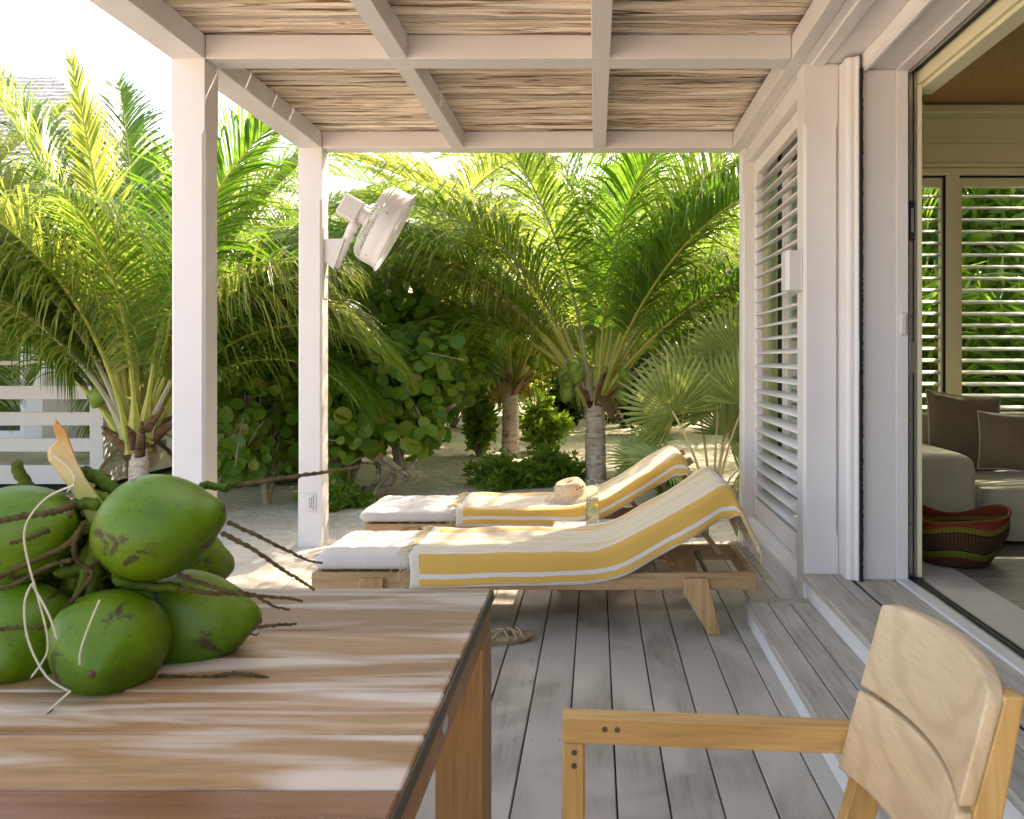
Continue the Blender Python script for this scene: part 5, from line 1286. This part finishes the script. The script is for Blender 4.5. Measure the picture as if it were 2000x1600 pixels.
def grape(base, label, seed, blobs, nleaf, nrest, branches, hero_center):
    rg = random.Random(seed); B = Vector(base); t = thing("sea_grape", label, "tree", tuple(B))
    tips = []
    tr = MB()
    for pts, r0, r1 in branches:
        sp = smoothpath([Vector(p) for p in pts], 6); K = len(sp); tr.tube([p+Vector((rg.uniform(-1, 1), rg.uniform(-1, 1), rg.uniform(-1, 1)))*r0*.25 for p in sp], [r0+(r1-r0)*i/(K-1) for i in range(K)], 9, True, wob=.08, rg=rg)
        tips.append(sp[-1]); tips.append(sp[int(K*.7)])
    # twigs out to the leaf clumps
    for k in range(46):
        s0 = rg.choice(tips); c, rr = rg.choice(blobs); e = Vector(c)+Vector((rg.gauss(0, .5)*rr[0], rg.gauss(0, .5)*rr[1], rg.gauss(0, .5)*rr[2])); mid = s0.lerp(e, .5)+Vector((rg.uniform(-.1, .1), rg.uniform(-.1, .1), rg.uniform(-.05, .15)))
        tr.tube(smoothpath([s0, mid, e], 4), [.016-.012*i/8 for i in range(9)], 5)
    tr.build("trunk", BARK2, t, True)
    cand = []
    for k in range(nleaf+nrest):
        c, rr = rg.choices(blobs, [b[1][0]*b[1][1]*b[1][2] for b in blobs])[0]
        while True:
            u = Vector((rg.uniform(-1, 1), rg.uniform(-1, 1), rg.uniform(-1, 1)))
            if .35 < u.length < 1: break
        p = Vector(c)+Vector((u.x*rr[0], u.y*rr[1], u.z*rr[2]))
        nrm = u*.6+Vector((rg.uniform(-.6, .6), rg.uniform(-1.0, .2), rg.uniform(-.1, .9))); s = rg.uniform(.040, .078)
        cand.append((p.y+rg.uniform(0, .5), p, nrm, s))
    cand.sort(key=lambda c: c[0])
    for _, p, nrm, s in cand[:nleaf]:
        piece("leaf", GL[0], t, Matrix.Translation(p) @ rot_to(nrm, rg) @ Matrix.Scale(s, 4))
    m = MB(); base_v = [v.co.copy() for v in GL[0].vertices]; base_f = [tuple(p.vertices) for p in GL[0].polygons]
    for _, p, nrm, s in cand[nleaf:]:
        M = Matrix.Translation(p) @ rot_to(nrm, rg) @ Matrix.Scale(s, 4); m.add([M @ v for v in base_v], base_f)
    m.build("foliage", GRAPE, t, True, kind="stuff"); return t
g1 = P(722, 985, 8.9); g1.z = gh(g1.x, g1.y)-.03
def q(px, py, Y=8.9): return P(px, py, Y)
grape(g1, "big sea grape tree with round glossy leaves between the far post and the palms", 5,
      [(q(735, 745, 9.0), (.75, .8, .55)), (q(850, 720, 9.2), (.45, .6, .5)), (q(700, 830, 8.6), (.42, .5, .35)), (q(800, 660, 9.6), (.6, .7, .42)), (q(820, 840, 8.7), (.28, .35, .28)), (q(660, 900, 8.5), (.22, .3, .2)), (q(690, 640, 9.4), (.5, .6, .4)), (q(730, 590, 9.7), (.55, .6, .4))], 300, 2100,
      [([g1, q(715, 960), q(680, 950), q(655, 905), q(650, 860)], .055, .03), ([g1, q(745, 960, 8.8), q(775, 915, 8.8), q(770, 870), q(800, 800)], .05, .02), ([q(680, 950), q(690, 900), q(700, 850), q(720, 780)], .035, .015), ([q(715, 962), q(740, 930, 8.7), q(735, 880), q(760, 790), q(750, 720)], .03, .014),
       ([q(655, 905), q(690, 850), q(685, 780), q(670, 700)], .026, .012), ([q(775, 915, 8.8), q(790, 940, 8.7), q(800, 930, 8.6)], .012, .006), ([q(770, 870), q(840, 830), q(890, 790)], .018, .008), ([g1, q(665, 985, 8.6), q(690, 1010, 8.4)], .02, .012)], q(740, 740))
g2 = P(520, 950, 8.4); g2.z = gh(g2.x, g2.y)-.03
grape(g2, "low sea grape with round leaves seen between the two pergola posts", 8,
      [(q(500, 800, 8.5), (.42, .5, .42)), (q(550, 760, 8.8), (.35, .4, .4)), (q(480, 890, 8.1), (.26, .3, .2)), (q(440, 930, 7.9), (.16, .2, .18)), (q(560, 850, 8.8), (.3, .35, .3))], 220, 420,
      [([g2, q(515, 900, 8.4), q(500, 840, 8.4), q(490, 770, 8.5)], .035, .014), ([g2, q(540, 880, 8.5), q(560, 800, 8.7)], .03, .012), ([q(515, 900, 8.4), q(480, 890, 8.2), q(450, 910, 8.0)], .015, .007)], q(500, 800, 8.5))

# ------------------------------------------------------------------ leafy shrubs
def shrub(name, base, label, seed, rx, ry, h, nl, mat, ls=.05, lw=.35, group=None, stems=9, cat="shrub", clump=5):
    rg = random.Random(seed); B = Vector(base); B.z = gh(B.x, B.y)-.02; t = thing(name, label, cat, tuple(B), group)
    st_ = MB(); m = MB(); tips = []
    for k in range(stems):
        a = rg.uniform(0, 6.28); rr = math.sqrt(rg.random()); e = B+Vector((math.cos(a)*rx*rr, math.sin(a)*ry*rr, h*(.5+.5*rg.random())*(1-.45*rr*rr)))
        mid = B.lerp(e, .5)+Vector((rg.uniform(-.05, .05), rg.uniform(-.05, .05), h*.12)); sp = smoothpath([B+Vector((math.cos(a)*rx*.15, math.sin(a)*ry*.15, 0)), mid, e], 4)
        st_.tube(sp, [.012-.009*i/8 for i in range(9)], 5); tips += sp[3:]
    st_.build("stem", BARK2, t, True)
    for k in range(nl//clump):
        p = rg.choice(tips)+Vector((rg.gauss(0, .34)*rx*.5, rg.gauss(0, .34)*ry*.5, rg.gauss(0, .3)*h*.3))
        if p.z < B.z+.03: p.z = B.z+.03+rg.random()*.1
        ax_ = Vector((rg.gauss(0, .6), rg.gauss(0, .6), 1)).normalized()
        for j in range(clump):
            d = (ax_*.5+Vector((rg.gauss(0, 1), rg.gauss(0, 1), rg.gauss(0, .6)))).normalized(); L = ls*rg.uniform(.7, 1.35); w = L*lw
            s = d.orthogonal().normalized(); s = Quaternion(d, rg.uniform(0, 6.28)) @ s; nn = d.cross(s)
            m.add([p, p+d*L*.5-s*w/2+nn*L*.05, p+d*L-nn*L*.08, p+d*L*.5+s*w/2+nn*L*.05], [(0, 1, 2), (0, 2, 3)])
    m.build("foliage", mat, t, kind="stuff"); return t
LS = "low garden shrubs by the palms"
shrub("low_shrub", P(985, 950, 9.5), "low bright green shrub at the foot of the ringed palm, beside the hat", 1, .40, .35, .46, 3000, SHRUB, .085, group=LS, stems=11)
shrub("low_shrub", P(1078, 950, 9.9), "low green shrub left of the nut bearing palm trunk, behind the hat", 2, .30, .3, .50, 2600, SHRUB, .085, group=LS, stems=9)
shrub("low_shrub", P(1250, 940, 9.9), "low green shrub right of the nut bearing palm trunk, behind the towel", 3, .33, .3, .50, 2600, SHRUB, .085, group=LS, stems=9)
shrub("low_shrub", P(1330, 960, 8.8), "small low shrub between the raised towel and the fan palm", 14, .2, .25, .3, 1500, SHRUB, .07, group=LS)
shrub("leafy_bush", P(936, 905, 12.4), "upright bush with drooping leaves left of the ringed palm trunk", 4, .17, .3, 1.0, 2200, SHRUB, .13, .42, stems=14)
shrub("leafy_bush", P(1058, 880, 13.0), "upright bush with drooping leaves right of the ringed palm trunk", 15, .32, .35, .85, 2100, SHRUB, .13, .42, stems=12)
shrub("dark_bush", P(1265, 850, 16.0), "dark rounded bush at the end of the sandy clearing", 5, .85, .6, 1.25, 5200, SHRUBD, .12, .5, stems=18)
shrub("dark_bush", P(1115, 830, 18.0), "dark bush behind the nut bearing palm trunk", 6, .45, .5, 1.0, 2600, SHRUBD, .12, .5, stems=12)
shrub("low_shrub", P(655, 968, 8.2), "leafy shrub filling the foot of the big sea grape", 17, .25, .3, .34, 1500, SHRUB, .08, group=LS, stems=9)
shrub("low_shrub", P(510, 985, 9.6), "tangled shrub in the shade left of the far post", 7, .6, .4, .45, 3000, SHRUB, .07, group=LS, stems=14)
shrub("low_shrub", P(560, 905, 9.9), "yellowish shrub under the sea grape left of the far post", 16, .6, .4, .6, 3600, SHRUBY, .07, group=LS, stems=14)
BS = "tall bushes closing the back of the garden"
bk = [(-6.2, 16, 2.4, 1.6, "yellow green bush at the back, nearest the villa"), (-4.4, 14.2, 1.9, 1.3, "yellow green bush behind the post palm"), (-2.9, 17.5, 2.9, 1.8, "tall yellow green bush behind the sea grape"), (-1.0, 20.5, 3.2, 2.2, "tall sunlit bush closing the clearing"),
      (1.6, 21.0, 3.2, 2.0, "tall sunlit bush behind the dark bush"), (3.6, 17.0, 3.0, 1.8, "tall sunlit bush behind the fan palm"), (5.6, 14.0, 2.6, 1.5, "tall sunlit bush seen through the room windows"), (7.6, 12.0, 2.6, 1.5, "tall bush beyond the far room window"), (-8.5, 19, 3.0, 2.2, "tall bush behind the villa roof")]
for i, (x, y, h, r, lb) in enumerate(bk):
    shrub("tall_bush", (x, y, 0), lb, 30+i, r, r*.8, h, 8200, [SHRUBY, SHRUB, SHRUBY][i % 3], .17, .36, group=BS, stems=34)
for i, (x, y, lb) in enumerate([(2.2, 8.2, "grassy green plant outside the first room window"), (3.1, 8.6, "strappy green plant outside the second room window"), (3.9, 8.0, "green plant outside the second room window, far side"), (2.0, 8.5, "green plant seen through the shutter louvres")]):
    shrub("garden_plant", (x, y, 0), lb, 60+i, (.6, .6, .6, .34)[i], .5, 2.3, (3200, 3200, 3200, 2000)[i], SHRUB, .38, .11, group="plants outside the room windows", stems=20)
shrub("tall_bush", (3.9, 10.6, 0), "dense dark bush filling the view through the first room window", 81, 1.2, .7, 4.6, 16000, SHRUB, .26, .3, group=BS, stems=60)
shrub("tall_bush", (5.4, 10.4, 0), "dense green bush filling the view through the second room window", 82, 1.7, .8, 4.8, 17000, SHRUB, .26, .3, group=BS, stems=60)
# distant wood that closes the horizon
rg = random.Random(77); m = MB()
for k in range(42000):
    a = rg.uniform(-1.15, 1.15); d = rg.uniform(24, 31); x, y = math.sin(a)*d, math.cos(a)*d; z = rg.random()**1.25*(4.2+1.4*math.sin(x*.5+1)+.8*math.sin(x*1.7))
    L = rg.uniform(.2, .42); dv = Vector((rg.gauss(0, 1), rg.gauss(0, 1), rg.gauss(0, .8))).normalized(); s = Quaternion(dv, rg.uniform(0, 6.28)) @ dv.orthogonal().normalized(); p = Vector((x, y, z))
    m.add([p, p+dv*L*.5-s*L*.2, p+dv*L, p+dv*L*.5+s*L*.2], [(0, 1, 2), (0, 2, 3)])
m.build("far_foliage", SHRUB, kind="stuff")
